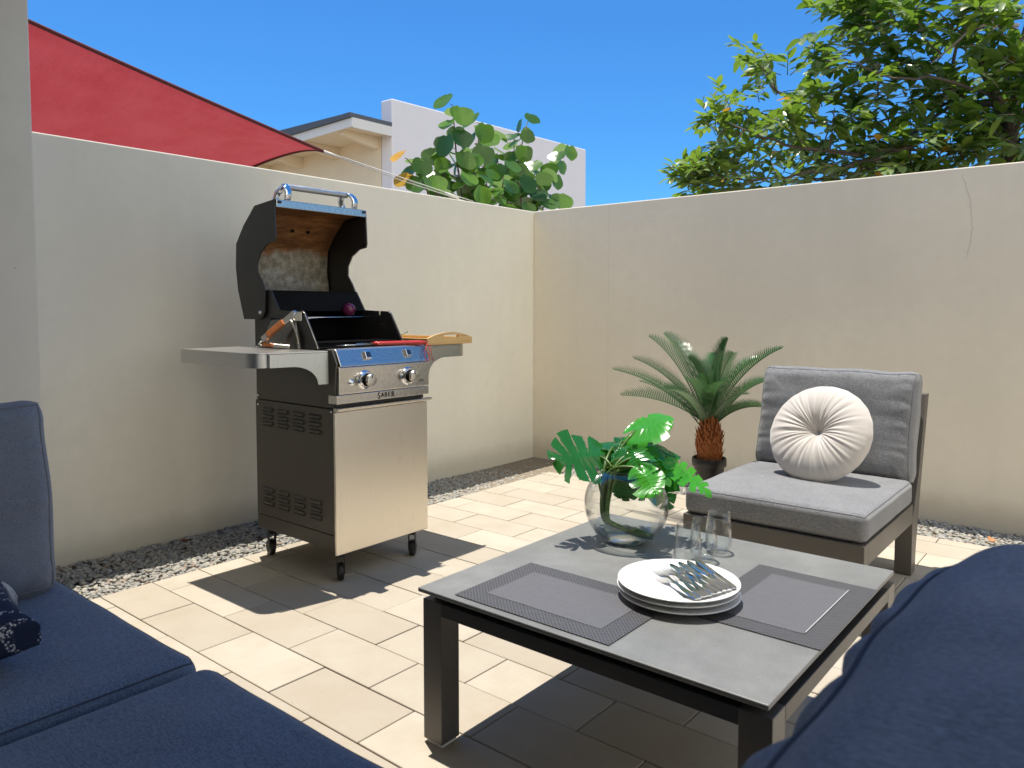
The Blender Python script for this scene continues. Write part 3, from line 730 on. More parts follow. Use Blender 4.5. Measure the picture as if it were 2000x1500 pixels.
leaves = [
 # base px, tip px, normal, width, tint, mat, droop, splits
 ((1172, 892, .02), (1083, 892, -.06), up * .45 + cv * .95 - rt * .1, .108, .35, 'leaf_mon', .12, 5, 1),
 ((1240, 842, .05), (1314, 818, .02), up * .85 + cv * .42, .088, .8, 'leaf_mon_light', .05, 5, 2),
 ((1215, 862, .10), (1262, 850, .16), up + cv * .3, .05, .2, 'leaf_mon', .2, 4, 3),
 ((1248, 874, .02), (1338, 886, .04), up * .8 + cv * .7 + rt * .2, .050, .35, 'leaf_mon', .14, 4, 4),
 ((1250, 915, -.08), (1232, 868, -.03), up * .35 + cv * .95 - rt * .3, .045, .75, 'leaf_mon', .10, 4, 5),
 ((1252, 918, -.09), (1282, 962, -.17), up * .55 + cv * .9, .060, .85, 'leaf_mon_light', .16, 4, 6),
 ((1306, 898, 0), (1400, 966, -.06), up * .6 + cv * .6 + rt * .55, .062, .9, 'leaf_mon_light', .10, 5, 7),
 ((1282, 928, .0), (1308, 994, -.06), cv * .9 + up * .35 + rt * .3, .062, .35, 'leaf_mon', .10, 4, 8),
 ((1224, 930, .03), (1212, 976, .02), cv + up * .4, .042, .15, 'leaf_mon', .2, 3, 9),
 ((1196, 874, .06), (1160, 850, .16), up * .9 + cv * .4, .045, .35, 'leaf_mon', .3, 4, 10),
 ((1212, 890, .02), (1180, 905, .02), up * .7 + cv * .8, .050, .4, 'leaf_mon', .25, 3, 11),
 ((1262, 896, .08), (1318, 912, .14), up * .6 + cv * .8 + rt * .2, .048, .1, 'leaf_mon', .2, 3, 12),
 ((1226, 900, .04), (1240, 935, .04), up * .6 + cv * .9, .050, .2, 'leaf_mon', .25, 3, 13),
 ((1256, 888, -.04), (1290, 862, .04), up * .8 + cv * .6 + rt * .1, .045, .45, 'leaf_mon', .12, 5, 15),
 ((1290, 915, -.03), (1345, 930, -.02), up * .7 + cv * .7 + rt * .3, .042, .6, 'leaf_mon_light', .15, 5, 16),
 ((1238, 890, -.02), (1205, 868, .02), up * .8 + cv * .7 - rt * .2, .042, .5, 'leaf_mon', .15, 4, 17),
 ((1248, 925, -.04), (1262, 975, -.06), cv + up * .3, .045, .3, 'leaf_mon', .15, 4, 18),
 ((1206, 900, .10), (1172, 880, .20), up * .9 + cv * .5, .05, .3, 'leaf_mon', .3, 4, 14),
]
neck = [VC + Vector((-.028 + .012 * math.cos(i), -.01 + .012 * math.sin(i * 1.7), .235)) for i in range(14)]
stems = MB()
heel = VC + Vector((.052, .02, .026)); bend = VC + Vector((-.030, -.012, .075))
for i, (b0, t0, n_, w_, ti, ma, dr, sp, sd) in enumerate(leaves):
    bp = mpt(*b0)
    sp, cu_ = CUTS.get(sd, (4, .42)); monstera(bp, mpt(*t0), n_, w_ * (1.3 if sd >= 9 else 1), ti, ma, sd, dr, sp, cut=cu_)
    k_ = Vector((math.cos(i * 2.4), math.sin(i * 2.4), 0)) * .010
    bd = VC + Vector((-.050, -.030, .062)) + k_ * .9
    nk = VC + Vector((-.050 + .022 * math.cos(i * 1.9), -.028 + .022 * math.sin(i * 1.3), .185))
    path = bez(heel + k_ * .6, VC + Vector((-.02, -.012, .040)) + k_, bd, 6)[:-1] + bez(bd, VC + Vector((-.062, -.038, .09)) + k_, nk, 6)[:-1] + bez(nk, nk + Vector((0, 0, .06)), bp, 8)
    stems.tube(path, .0040, 7, .5)
stems.build('stems', M['stem'], mt, smooth=True)
hp = MB().tube([heel + Vector((.022, .010, -.004)), heel, heel + Vector((-.05, -.022, .012))], [.009, .012, .013], 10)
hp.build('stem_end', M['stem'], mt, smooth=True)

# ------------------------------------------------------------------ cushions
def cushion(name, c, size, r, parent, mat, bulge=(0, 0, .02), n=44, seed=0, pucker=.004, folds=.006, xf=None, pipe=None, paxis=2, origin=None, pipe_r=.0028, sag=0, corner=0., aniso=.45, af=14):
    hx = [s_ / 2 for s_ in size]
    def f(p):
        b_ = Vector([p[i] * hx[i] for i in range(3)])
        inner = Vector([max(-(hx[i] - r), min(hx[i] - r, b_[i])) for i in range(3)])
        d = b_ - inner
        q = inner + (d.normalized() * r if d.length > 1e-7 else Vector((0, 0, 0)))
        if d.length > 1e-7 and max(abs(x) for x in d) < r - 1e-6: q = inner + d.normalized() * r
        # pillow bulge
        for a in range(3):
            if bulge[a]:
                o1, o2 = (a + 1) % 3, (a + 2) % 3
                s_ = q[a] / hx[a]
                q[a] += bulge[a] * s_ * (1 - p[o1] ** 2) * (1 - p[o2] ** 2) ** .8
        if corner:
            a = paxis; o1, o2 = (a + 1) % 3, (a + 2) % 3
            cc = (abs(p[o1]) * abs(p[o2])) ** 6
            for o_ in (o1, o2): q[o_] += corner * cc * (1 if p[o_] > 0 else -1)
            q[a] *= 1 - .35 * cc
        # fabric folds
        w_ = q + Vector((seed * 3.1, seed * 1.7, seed * 2.3))
        fo = noise.noise(w_ * 6) * folds
        a = paxis; o1, o2 = (a + 1) % 3, (a + 2) % 3
        e = min(hx[o1] * (1 - abs(p[o1])), hx[o2] * (1 - abs(p[o2])))
        nearest = o2 if hx[o1] * (1 - abs(p[o1])) < hx[o2] * (1 - abs(p[o2])) else o1
        pk = noise.noise(Vector((q[nearest] * 38 + seed, seed, e * 5))) * pucker * math.exp(-e / .05) * (1 - math.exp(-(e / .014) ** 2)) * (1 if abs(p[a]) > .3 else .3)
        fo += noise.noise(Vector((w_.x * 5, w_.y * af, w_.z * 14))) * folds * aniso * (1 - math.exp(-(e / .045) ** 2))
        nn = Vector([(q[i] / hx[i]) ** 5 for i in range(3)]); nn = nn.normalized() if nn.length > 1e-6 else Vector((0, 0, 1))
        q += nn * (fo + pk)
        if sag: q.z -= sag * (1 - p[0] ** 2) * (p[2] > 0) * (1 - p[1] ** 2)
        return Vector(c) + q
    g = MB(); 
    cos_ = [math.sin(math.pi / 2 * (-1 + 2 * i / n)) * .35 + (-1 + 2 * i / n) * .65 for i in range(n + 1)]
    for a in range(3):
        for sgn in (-1, 1):
            rows = []
            for i in range(n + 1):
                row = []
                for j in range(n + 1):
                    p = [0, 0, 0]; p[a] = sgn; p[(a + 1) % 3] = cos_[i]; p[(a + 2) % 3] = cos_[j]; row.append(f(p))
                rows.append(row)
            if sgn < 0: rows = rows[::-1]
            g.grid(rows)
    o = g.build(name, mat, parent, smooth=True, xf=xf, origin=origin)
    # weld the six sheets
    import bmesh
    bm = bmesh.new(); bm.from_mesh(o.data); bmesh.ops.remove_doubles(bm, verts=bm.verts, dist=1e-4); bmesh.ops.recalc_face_normals(bm, faces=bm.faces); bm.to_mesh(o.data); bm.free()
    o.data.polygons.foreach_set('use_smooth', [True] * len(o.data.polygons))
    if pipe is not None:
        a = paxis; pg = MB()
        for sgn in (-1, 1):
            loop = []
            for (k0, k1) in ((0, 1), (1, 0)): pass
            N_ = 40
            for side in range(4):
                for i in range(N_):
                    u = -1 + 2 * i / N_
                    uv = [(u, -1), (1, u), (-u, 1), (-1, -u)][side]
                    p = [0, 0, 0]; p[a] = sgn; p[(a + 1) % 3], p[(a + 2) % 3] = uv; loop.append(f(p))
            loop.append(loop[0]); pg.tube(loop, pipe_r, 6, caps=False)
        po = pg.build('piping', pipe, o if parent is not None else o, smooth=True, xf=xf)
    return o

# ------------------------------------------------------------------ lounge chair
ch = thing('lounge_chair', (-1.01, 3.05, 0), 'armless grey lounge chair with taupe metal frame by the right wall', 'chair')
cx0, cx1 = -1.345, -.680
MB().box(cx0, cx1, 2.685, 2.735, .222, .300).box(cx0, cx0 + .05, 2.735, 3.40, .222, .300).box(cx1 - .05, cx1, 2.735, 3.40, .222, .300).box(cx0 + .05, cx1 - .05, 3.35, 3.40, .222, .300).build('seat_frame', M['alu'], ch, bevel=.002)
MB().box(cx0 + .05, cx1 - .05, 2.735, 3.35, .270, .290).build('slat_deck', M['alu_dark'], ch)
for lx in (cx0, cx1 - .065):
    MB().box(lx, lx + .065, 2.685, 2.735, 0.004, .2215).build('leg', M['alu'], ch, bevel=.002)
    MB().prism([(3.401, .004), (3.468, .004), (3.476, .10), (3.548, .40), (3.648, .735), (3.598, .735), (3.49, .40), (3.401, .23)], lx, lx + .065, 'x').build('back_post', M['alu'], ch, bevel=.002)
MB().prism([(3.565, .64), (3.592, .73), (3.632, .73), (3.605, .64)], cx0 + .065, cx1 - .065, 'x').build('back_rail', M['alu'], ch, bevel=.002)
MB().prism([(3.48, .36), (3.50, .43), (3.53, .43), (3.51, .36)], cx0 + .065, cx1 - .065, 'x').build('back_rail', M['alu'], ch, bevel=.002)
cushion('seat_cushion', (-1.012, 3.035, .353), (.672, .69, .104), .030, ch, M['fab_grey'], (0, 0, .006), seed=1, folds=.003, pucker=.0015, pipe=M['piping'], n=50, pipe_r=.0018)
cushion('back_cushion', (-1.012, 3.425, .630), (.650, .155, .452), .052, ch, M['fab_grey'], (0, .020, .004), seed=2, folds=.007, pucker=.010, n=76, pipe=M['piping'], paxis=1, xf=rot((-1.012, 3.34, .41), 'X', -13), pipe_r=.0022, corner=.012)

# round pleated pillow
def round_pillow(c, rad, th, nrm_axis):
    c = Vector(c); rr = random.Random(11); g = MB(); NT, NR = 360, 44
    ph = [(rr.uniform(0, 6.28), k_, rr.uniform(.5, 1)) for k_ in (17, 23, 31, 41, 53)]
    def pleat(a, r_):
        s_ = 0
        for p, k_, w_ in ph:
            s_ += w_ * (abs(math.sin(a * k_ / 2 + p + .5 * math.sin(a * 3 + p)))) / len(ph)
        sh = noise.noise(Vector((math.cos(a) * 9, math.sin(a) * 9, r_ * 1.2)))
        return (s_ - .5) * .9 + sh * .9
    for sgn in (1, -1):
        rows = []
        for i in range(NR + 1):
            r_ = i / NR; row = []
            for j in range(NT):
                a = 2 * math.pi * j / NT
                prof = (1 - r_ ** 3.0) ** .55 if r_ < 1 else 0
                dip = 1 - .97 * math.exp(-(r_ / .24) ** 1.15)
                env = min(1, r_ * 5) * (1 - r_ ** 7) * (1.05 - .55 * r_)
                h_ = th / 2 * prof * dip * (1 + .12 * (1 - r_)) + .0068 * pleat(a, r_) * env
                rad2 = rad * r_ * (1 + .003 * math.sin(a * 22) * r_ ** 6 + .012 * noise.noise(Vector((math.cos(a) * 2, math.sin(a) * 2, 5))))
                row.append((math.cos(a) * rad2, sgn * -h_, math.sin(a) * rad2))
            rows.append(row if sgn > 0 else row[::-1])
        g.grid(rows, closed=True)
    t_ = thing('round_cushion', c - Vector((0, 0, rad)), 'round off white pleated cushion leaning on the grey lounge chair', 'cushion')
    xf = Matrix.Translation(c) @ nrm_axis
    g.build('cover', M['velvet'], t_, smooth=True, xf=xf)
    b_ = MB(); b_.lathe([(0, .0), (.006, .001), (.007, .002), (.005, .004), (0, .005)], (0, 0, 0), 24, 'y'); b_.build('button', M['velvet'], t_, smooth=True, xf=xf @ Matrix.Translation((0, -.010, 0)))
round_pillow((-.985, 3.172, .588), .208, .135, Matrix.Rotation(R(-7), 4, 'Z') @ Matrix.Rotation(R(-27), 4, 'X'))

# ------------------------------------------------------------------ sofa at the lower left
sf = thing('corner_sofa', (-1.4, .3, 0), 'slate blue corner sofa along the lower left of the patio', 'sofa')
MB().box(-2.14, -.50, .02, .70, .20, .275).build('base_frame', M['alu_dark'], sf, bevel=.003)
for (lx, ly) in ((-2.12, .63), (-.57, .63), (-2.12, .04), (-.57, .04)):
    MB().box(lx, lx + .06, ly, ly + .06, 0.004, .1995).build('leg', M['alu_dark'], sf, bevel=.002)
cushion('seat_cushion', (-1.763, .367, .348), (.74, .735, .142), .038, sf, M['fab_blue'], (0, 0, .006), seed=3, folds=.004, pucker=.002, n=56, pipe=M['piping_dark'], pipe_r=.0018)
cushion('seat_cushion', (-.915, .367, .350), (.90, .74, .146), .042, sf, M['fab_blue'], (0, 0, .008), seed=4, folds=.005, pucker=.003, n=56, pipe=M['piping_dark'], pipe_r=.0018)
cushion('back_cushion', (-2.035, .36, .645), (.17, .66, .455), .05, sf, M['fab_slate'], (.02, .004, .004), seed=5, folds=.010, pucker=.008, n=76, pipe=M['piping'], paxis=0, xf=rot((-2.03, .36, .42), 'Y', -9), corner=.012)
# navy cushion
nv = cushion('throw_pillow', (-1.815, .325, .492), (.40, .40, .085), .024, None, M['navy'], (0, 0, .034), seed=6, folds=.004, pucker=.002, n=40, xf=rot((-1.815, .325, .45), 'Z', -9), origin=(-1.815, .325, .43), corner=.030)
tag(nv, 'navy throw pillow with white dotted pattern on the left sofa seat', 'pillow')
tz = MB(); rt_ = random.Random(8); c0 = Vector((-1.845, .528, .52))
for i in range(40):
    a = rt_.uniform(0, 6.28); d = Vector((math.cos(a) * .02, math.sin(a) * .02 + .01, -.05 + rt_.uniform(-.008, .008)))
    tz.tube(bez(c0, c0 + d * .3 + Vector((math.cos(a), math.sin(a), 0)) * .012, c0 + d, 5), .0011, 4)
tz.build('tassel', M['tassel'], nv, smooth=True)

# sofa in the near right foreground
s2 = thing('sofa', (.1, .6, 0), 'slate blue sofa back close to the camera at lower right', 'sofa')
MB().box(-.36, .42, -.10, 1.30, .20, .275).build('base_frame', M['alu_dark'], s2, bevel=.003)
for (lx, ly) in ((-.35, 1.22), (.35, 1.22), (-.35, -.09), (.35, -.09)):
    MB().box(lx, lx + .06, ly, ly + .06, 0.004, .1995).build('leg', M['alu_dark'], s2, bevel=.002)
cushion('seat_cushion', (.03, .60, .345), (.76, 1.38, .138), .038, s2, M['fab_blue'], (0, 0, .006), seed=7, folds=.004, pucker=.002, n=36, pipe=M['piping_dark'])
cushion('back_cushion', (.016, .640, .612), (.455, 1.02, .400), .095, s2, M['fab_blue'], (.010, .010, .020), seed=9, folds=.013, pucker=.006, aniso=2.2, af=19, n=100, pipe=M['piping_dark'], paxis=0, pipe_r=.0035, corner=.010)

# ------------------------------------------------------------------ sago palm
PX, PY_ = -1.637, 3.545
st_ = thing('plant_stand', (PX, PY_, 0), 'short beige cylindrical plant stand beside the lounge chair, under the black pot', 'plant stand')
MB().lathe([(0, 0), (.094, 0), (.100, .006), (.1005, .168), (.098, .178), (.092, .186), (.085, .1885), (0, .1885)], (PX, PY_, 0), 64).build('body', M['stand'], st_, smooth='auto')
MB().lathe([(.1006, .150), (.1025, .152), (.1025, .166), (.1006, .168)], (PX, PY_, 0), 64).build('rim_band', M['stand'], st_, smooth='auto')
pm = thing('sago_palm', (PX, PY_, .189), 'small sago palm with arching feathery fronds in a black pot by the wall', 'palm')
pot = MB().lathe([(0, 0), (.058, 0), (.060, .004), (.074, .115), (.0745, .120), (.082, .121), (.085, .126), (.085, .158), (.083, .162), (.079, .160), (.077, .140), (0, .138)], (PX, PY_, .189), 56).build('pot', M['pot'], pm, smooth='auto')
tr_ = MB(); rr = random.Random(5)
z0 = .325
tr_.lathe([(0, 0), (.058, .005), (.058, .03), (.060, .07), (.053, .11), (.045, .14), (.028, .165), (.012, .185), (0, .19)], (PX, PY_, z0), 40)
tr_.v = [(a_, b_, z0 + (c_ - z0) * 1.22) for a_, b_, c_ in tr_.v]
for i in range(210):
    t_ = i / 210; a = i * 2.39996; zz = z0 + .005 + .205 * t_
    rb = (.060 + rr.uniform(-.006, .006)) * (1 - max(0, t_ - .55) ** 1.4 * 1.9) * (.9 + .1 * math.sin(t_ * 3))
    d = Vector((math.cos(a), math.sin(a), 0)); b0 = Vector((PX, PY_, zz)) + d * rb * .92
    tp = b0 + d * (.006 + .014 * rr.random()) + Vector((rr.uniform(-.008, .008), rr.uniform(-.008, .008), .030 + .03 * rr.random()))
    s_ = Vector((-d.y, d.x, 0)) * .0085
    tr_.add([b0 - s_, b0 + s_, b0 + d * .010 + s_ * .8 + Vector((0, 0, .012)), b0 + d * .010 - s_ * .8 + Vector((0, 0, .012)), tp], [(0, 1, 2, 3), (3, 2, 4), (0, 3, 4), (1, 4, 2), (0, 4, 1)], rr.random())
tr_.build('trunk', M['palm_trunk'], pm)
crown = Vector((PX, PY_, z0 + .185))
def frond(base, ctrl, tip, seed):
    rr = random.Random(seed); g = MB(); n = 50; tw = rr.uniform(-.7, .7)
    pts = bez(base, ctrl, tip, n); g2 = MB()
    Ltot = sum((pts[i + 1] - pts[i]).length for i in range(n))
    for i in range(7, n + 1):
        t_ = i / n; tg = (pts[min(i + 1, n)] - pts[i - 1]).normalized()
        side = tg.cross(Vector((0, 0, 1))); side = side.normalized() if side.length > .05 else Vector((1, 0, 0))
        side = (Matrix.Rotation(tw, 3, tg) @ side)
        nn = side.cross(tg).normalized()
        ln = .088 * math.sin(math.pi * min(1, .12 + t_ * .86)) ** .6 * rr.uniform(.9, 1.05)
        for sg in (-1, 1):
            d = (side * sg * .62 + tg * .42 + nn * .50).normalized()
            wv_ = tg * .0033
            p0 = pts[i]; p1 = p0 + d * ln * .55; p2 = p0 + (d + nn * -.04 + tg * .16) * ln
            g.add([p0 - wv_, p0 + wv_, p1 + wv_ * .95, p1 - wv_ * .95, p2], [(0, 1, 2, 3), (3, 2, 4)], max(0, min(1, rr.gauss(.45, .25))))
    g.tube(pts, [.0030 * (1 - .75 * i / n) + .0006 for i in range(n + 1)], 5, .6)
    fo = g.build('frond', M['palm'], pm)
def pt(px, py, y): return at_y(px, py, y)
fr_list = [ # tip px, depth offset, lift
 (1199, 722, .06, 1.1), (1214, 772, -.10, 1.0), (1238, 700, .14, 1.15), (1268, 658, -.05, 1.25), (1298, 652, .10, 1.3), (1318, 668, .2, 1.2),
 (1422, 662, .05, 1.3), (1432, 690, -.18, 1.2), (1395, 690, .22, 1.2), (1527, 680, -.02, 1.15), (1505, 742, .12, 1.05), (1490, 795, .05, .95), (1480, 700, .2, 1.15),
 (1340, 740, -.30, 1.2), (1300, 760, -.26, 1.1), (1420, 745, -.28, 1.15), (1372, 705, .30, 1.2), (1250, 745, .26, 1.1), (1460, 770, -.2, 1.05), (1382, 735, -.15, 1.3), (1345, 700, -.02, 1.3)]
for i, (px, py, dy, lift) in enumerate(fr_list):
    tip = pt(px, py, PY_ + dy); base = crown + Vector((rr.uniform(-.02, .02), rr.uniform(-.02, .02), rr.uniform(-.035, .0)))
    d = tip - base; hz_ = Vector((d.x, d.y, 0))
    ctrl = base + hz_ * .42 + Vector((0, 0, max(.05, d.z * .60 + .065 * lift)))
    frond(base, ctrl, tip, i)

# ------------------------------------------------------------------ grill
BX0, BX1, BY0, BY1 = -2.985, -2.425, 1.845, 2.320     # cabinet
gr = thing('gas_grill', (-2.70, 2.08, 0), 'two burner steel gas grill with its dark lid open, on casters', 'grill')
# cabinet
MB().box(BX0, BX1, BY0, BY0 + .012, .195, .700).build('side_panel', M['brown_side'], gr, bevel=.0015)
MB().box(BX0, BX1, BY0, BY0 + .012, .132, .192).box(BX0, BX0 + .02, BY0 + .012, BY1 - .012, .132, .192).box(BX0, BX1, BY1 - .012, BY1, .132, .192).box(BX1 - .02, BX1, BY0 + .012, BY1 - .012, .132, .192).box(BX0 + .02, BX1 - .02, BY0 + .012, BY1 - .012, .150, .160).build('base_tray', M['brown_side'], gr, bevel=.0015)
MB().box(BX0, BX1, BY1 - .012, BY1, .195, .700).build('side_panel', M['brown_side'], gr, bevel=.0015)
MB().box(BX0, BX0 + .006, BY0 + .012, BY1 - .012, .195, .88).build('back_panel', M['brown_side'], gr)
MB().box(BX0 + .002, BX1 - .002, BY0 + .004, BY1 - .004, .703, .930).build('upper_body', M['brown_side'], gr, bevel=.0015)
MB().lathe([(0, .0005), (.0075, .0005), (.0075, -.0022), (0, -.0022)], (-2.755, BY0 + .004, .868), 24, 'y').build('service_hole', M['louvre'], gr)
# louvres stamped in the side: lower three rows of four, upper three rows of four
for (zb, zn) in ((.245, .05), (.595, .0)):
    for r_ in range(3):
        for k_ in range(4):
            xx = -2.925 + k_ * .112; zz = zb + r_ * .030
            lv = MB(); y = BY0
            w_ = .072
            prof = [(y - .0005, zz), (y - .0095, zz + .003), (y - .0070, zz + .012), (y - .0005, zz + .016)]
            lv.prism(prof, xx, xx + w_, 'x'); lv.build('louvre', M['brown_side'], gr, bevel=.001)
            MB().box(xx + .003, xx + w_ - .003, y - .0082, y - .0004, zz - .0035, zz + .0005).build('louvre_slot', M['louvre'], gr)
# door
DX = -2.412
MB().box(BX1 + .001, DX, BY0 - .010, BY1 + .016, .118, .690).build('door', M['steel_door'], gr, bevel=.003)
dr = MB().prism([(DX - .010, .692), (DX + .004, .692), (DX + .020, .697), (DX + .022, .706), (DX + .014, .708), (DX - .010, .708)], BY0 - .010, BY1 + .026, 'y').build('door_handle', M['steel_panel'], gr, bevel=.0015)
MB().box(BX1 - .01, BX1 + .006, BY0 + .002, BY1 - .002, .709, .722).build('door_gap', M['louvre'], gr)
# control panel: lower strip with lettering, panel, sloped top
FXP = -2.398
MB().box(BX1 - .03, FXP - .004, BY0 - .008, BY1 + .016, .723, .758).build('name_strip', M['steel_panel'], gr, bevel=.002)
MB().box(BX1 - .03, FXP, BY0 + .002, BY1 + .014, .7605, .868).build('control_panel', M['steel_panel'], gr, bevel=.003)
MB().prism([(BX1 - .06, .869), (FXP, .869), (FXP - .004, .880), (FXP - .030, .934), (FXP - .040, .938), (BX1 - .06, .938)], BY0 + .010, BY1 + .020, 'y').build('sloped_rail', M['steel_bright'], gr, bevel=.003)
MB().prism([(BX1 - .05, .723), (FXP - .02, .723), (FXP - .010, .868), (FXP - .004, .880), (FXP - .034, .936), (BX1 - .05, .936)], BY0 - .007, BY0 + .001, 'y').build('panel_cheek', M['brown_side'], gr, bevel=.001)
# windows on the sloped rail
for yy in (2.000, 2.222):
    nrm = Vector((.90, 0, .43)).normalized(); c = Vector((FXP - .016, yy, .908))
    u_ = Vector((0, 1, 0)); v_ = nrm.cross(u_)
    def quad(w_, h_, d0, d1):
        vs = [c + u_ * a * w_ + v_ * b_ * h_ + nrm * d for d in (d0, d1) for a, b_ in ((-1, -1), (1, -1), (1, 1), (-1, 1))]
        return MB().add(vs, [(3, 2, 1, 0), (4, 5, 6, 7), (0, 1, 5, 4), (1, 2, 6, 5), (2, 3, 7, 6), (3, 0, 4, 7)])
    o = quad(.0165, .017, -.004, .011).build('flame_window', M['chrome'], gr, bevel=.0035, seg=3)
    quad(.0105, .0105, .0112, .0120).build('pane', M['dark_glass'], o)
# knobs
for yy in (1.975, 2.208):
    c = (FXP, yy, .812)
    bz_ = MB().lathe([(0, 0), (.038, 0), (.0385, .003), (.034, .007), (.033, .012), (.028, .013), (.027, .016), (0, .016)], c, 48, 'x').build('knob', M['chrome'], gr, smooth='auto')
    MB().lathe([(.0265, .0165), (.0255, .030), (.0245, .034), (0, .034)], c, 48, 'x').build('grip', M['black_in'], bz_, smooth='auto')
    MB().lathe([(0, .0342), (.0235, .0342), (.0250, .036), (.0250, .044), (.0235, .0465), (.022, .047), (0, .047)], c, 48, 'x').build('face', M['steel_bright'], bz_, smooth='auto')
    MB().box(FXP + .0472, FXP + .0480, yy - .0012, yy + .0012, .820, .834).build('pointer', M['black_in'], bz_)
MB().lathe([(0, 0), (.0125, 0), (.0125, .004), (.009, .006), (.009, .011), (.006, .013), (0, .013)], (FXP, 1.905, .806), 28, 'x').build('igniter_button', M['chrome'], gr, smooth='auto')
# lettering
def text(body, size, loc, rotm, mat, parent, name, ext=.0003, spacing=1., font_scale=(1, 1, 1)):
    cu = bpy.data.curves.new(name, 'FONT'); cu.body = body; cu.size = size; cu.extrude = ext; cu.align_x = 'CENTER'; cu.align_y = 'CENTER'; cu.space_character = spacing
    cu.materials.append(mat); o = bpy.data.objects.new(name, cu); COL.objects.link(o)
    bpy.context.view_layer.update()
    dg = bpy.context.evaluated_depsgraph_get(); me = bpy.data.meshes.new_from_object(o.evaluated_get(dg)); bpy.data.objects.remove(o)
    me.transform(Matrix.Translation(Vector(loc) - LOC[parent.name]) @ rotm.to_4x4() @ Matrix.Diagonal((*font_scale, 1)))
    q = bpy.data.objects.new(name, me); COL.objects.link(q); q.parent = parent
    if not me.materials: me.materials.append(mat)
    return q
RX = Matrix(((0, 0, 1), (1, 0, 0), (0, 1, 0)))      # text facing +x, reading along +y
# wordmark: large S and R, small raised letters between
lt = M['black_in']; fx_ = FXP - .004 + .0012
text("S", .037, (fx_, 2.051, .7385), RX, lt, gr, 'letter', font_scale=(.78, 1, 1))
text("A", .0265, (fx_, 2.0705, .741), RX, lt, gr, 'letter')
text("B", .0265, (fx_, 2.088, .741), RX, lt, gr, 'letter')
text("E", .0265, (fx_, 2.1065, .741), RX, lt, gr, 'letter')
text("R", .035, (fx_, 2.127, .7395), RX, lt, gr, 'letter', font_scale=(.85, 1, 1))
# small engraved burner caption near the right knob (illegible in the photograph: three fine strokes)
MB().box(FXP + .0004, FXP + .001, 2.262, 2.300, .7800, .7812).box(FXP + .0004, FXP + .001, 2.256, 2.304, .7715, .7722).box(FXP + .0004, FXP + .001, 2.272, 2.300, .7860, .7900).build('panel_caption', M['char'], gr)
# screws at the seam
for (xx, zz) in ((-2.965, .720), (-2.965, .680), (-2.448, .728), (-2.448, .690)):
    MB().lathe([(0, -.004), (.003, -.0035), (.005, 0)], (xx, BY0 - .0005, zz), 14, 'y').build('screw', M['screw'], gr, smooth='auto')

# side shelves
def shelf(y_in, y_out, name_):
    s_ = 1 if y_out > y_in else -1
    xb, xf_ = -3.055, -2.452; rc = .060; sl_ = .062 if s_ < 0 else .0; fx = lambda y: xf_ - sl_ * (y - y_in) / (y_out - y_in)
    top = [(xb, y_in), (xf_, y_in)]
    n = 8
    for i in range(n + 1):
        a = (math.pi / 2) * i / n; top.append((fx(y_out) - rc + rc * math.cos(a), y_out - s_ * rc + s_ * rc * math.sin(a)))
    top.append((xb, y_out))
    g = MB(); g.prism(top, .926, .932, 'z')
    o = g.build(name_, M['steel_shelf'], gr, bevel=.001)
    # apron: outer end and front, with the curved bracket towards the body
    ap = MB(); path = []
    m_ = 40
    for i in range(m_ + 1):
        t_ = i / m_; y = y_in + (y_out - s_ * rc - y_in) * t_; s__ = max(0., min(1., (.62 - t_) / .44)); dep = .050 + .074 * (1 - math.sqrt(max(0, 1 - s__ * s__)))
        path.append((fx(y), y, dep))
    for i in range(1, 21):
        a = (math.pi / 2) * i / 20; path.append((fx(y_out) - rc + rc * math.cos(a), y_out - s_ * rc + s_ * rc * math.sin(a), .050))
    path.append((xb, y_out, .050))
    rows = [[(x, y, .9255), (x, y, .9255 - d)] for (x, y, d) in path]
    ap.grid(rows if s_ > 0 else rows[::-1]); ap.build('apron', M['steel_shelf'], o, solid=.0025)
    MB().box(xb + .03, xb + .40, min(y_in, y_in + s_ * .18), max(y_in, y_in + s_ * .18), .862, .925).build('support_bracket', M['char'], o, bevel=.002)
    return o
shelf(BY0 - .009, 1.548, 'side_shelf'); shelf(BY1 + .021, 2.645, 'side_shelf')
# firebox
def fbside(y0_, y1_, nm):
    pts = [(-2.985, .934), (-2.985, 1.150), (-2.945, 1.178), (-2.860, 1.178), (-2.800, 1.092), (-2.715, 1.088), (-2.700, 1.088), (-2.698, 1.068), (-2.688, 1.068), (-2.686, 1.088), (-2.632, 1.086), (-2.618, 1.078), (-2.530, .934)]
    return MB().prism(pts, y0_, y1_, 'y').build(nm, [M['char']][0], gr, bevel=.0012)
fbside(1.848, 1.856, 'firebox_side'); fbside(2.306, 2.314, 'firebox_side')
# bright flange along the front edge of each firebox side
for y in (1.8465, 2.3125):
    MB().tube([(-2.632, y, 1.0895), (-2.618, y, 1.0810), (-2.528, y, .936)], .0022, 6).build('edge_flange', M['steel_bright'], gr, smooth=True)
MB().box(-2.983, -2.975, 1.857, 2.305, .934, 1.176).build('firebox_back', M['black_in'], gr)
MB().box(-2.974, -2.860, 1.857, 2.305, 1.170, 1.177).build('firebox_back_ledge', M['black_in'], gr, bevel=.001)
MB().prism([(-2.860, 1.170), (-2.856, 1.170), (-2.80, 1.088), (-2.805, 1.085)], 1.857, 2.305, 'y').build('heat_baffle', M['black_in'], gr)
MB().box(-2.974, -2.54, 1.857, 2.305, .934, .940).build('grate_floor', M['black_in'], gr)
gt = MB()
for i in range(24): gt.box(-2.95, -2.55, 1.872 + i * .0182, 1.879 + i * .0182, .952, .959)
gt.box(-2.95, -2.942, 1.866, 2.297, .944, .952).box(-2.56, -2.552, 1.866, 2.297, .944, .952); gt.build('cooking_grate', M['black_in'], gr)
wr = MB()
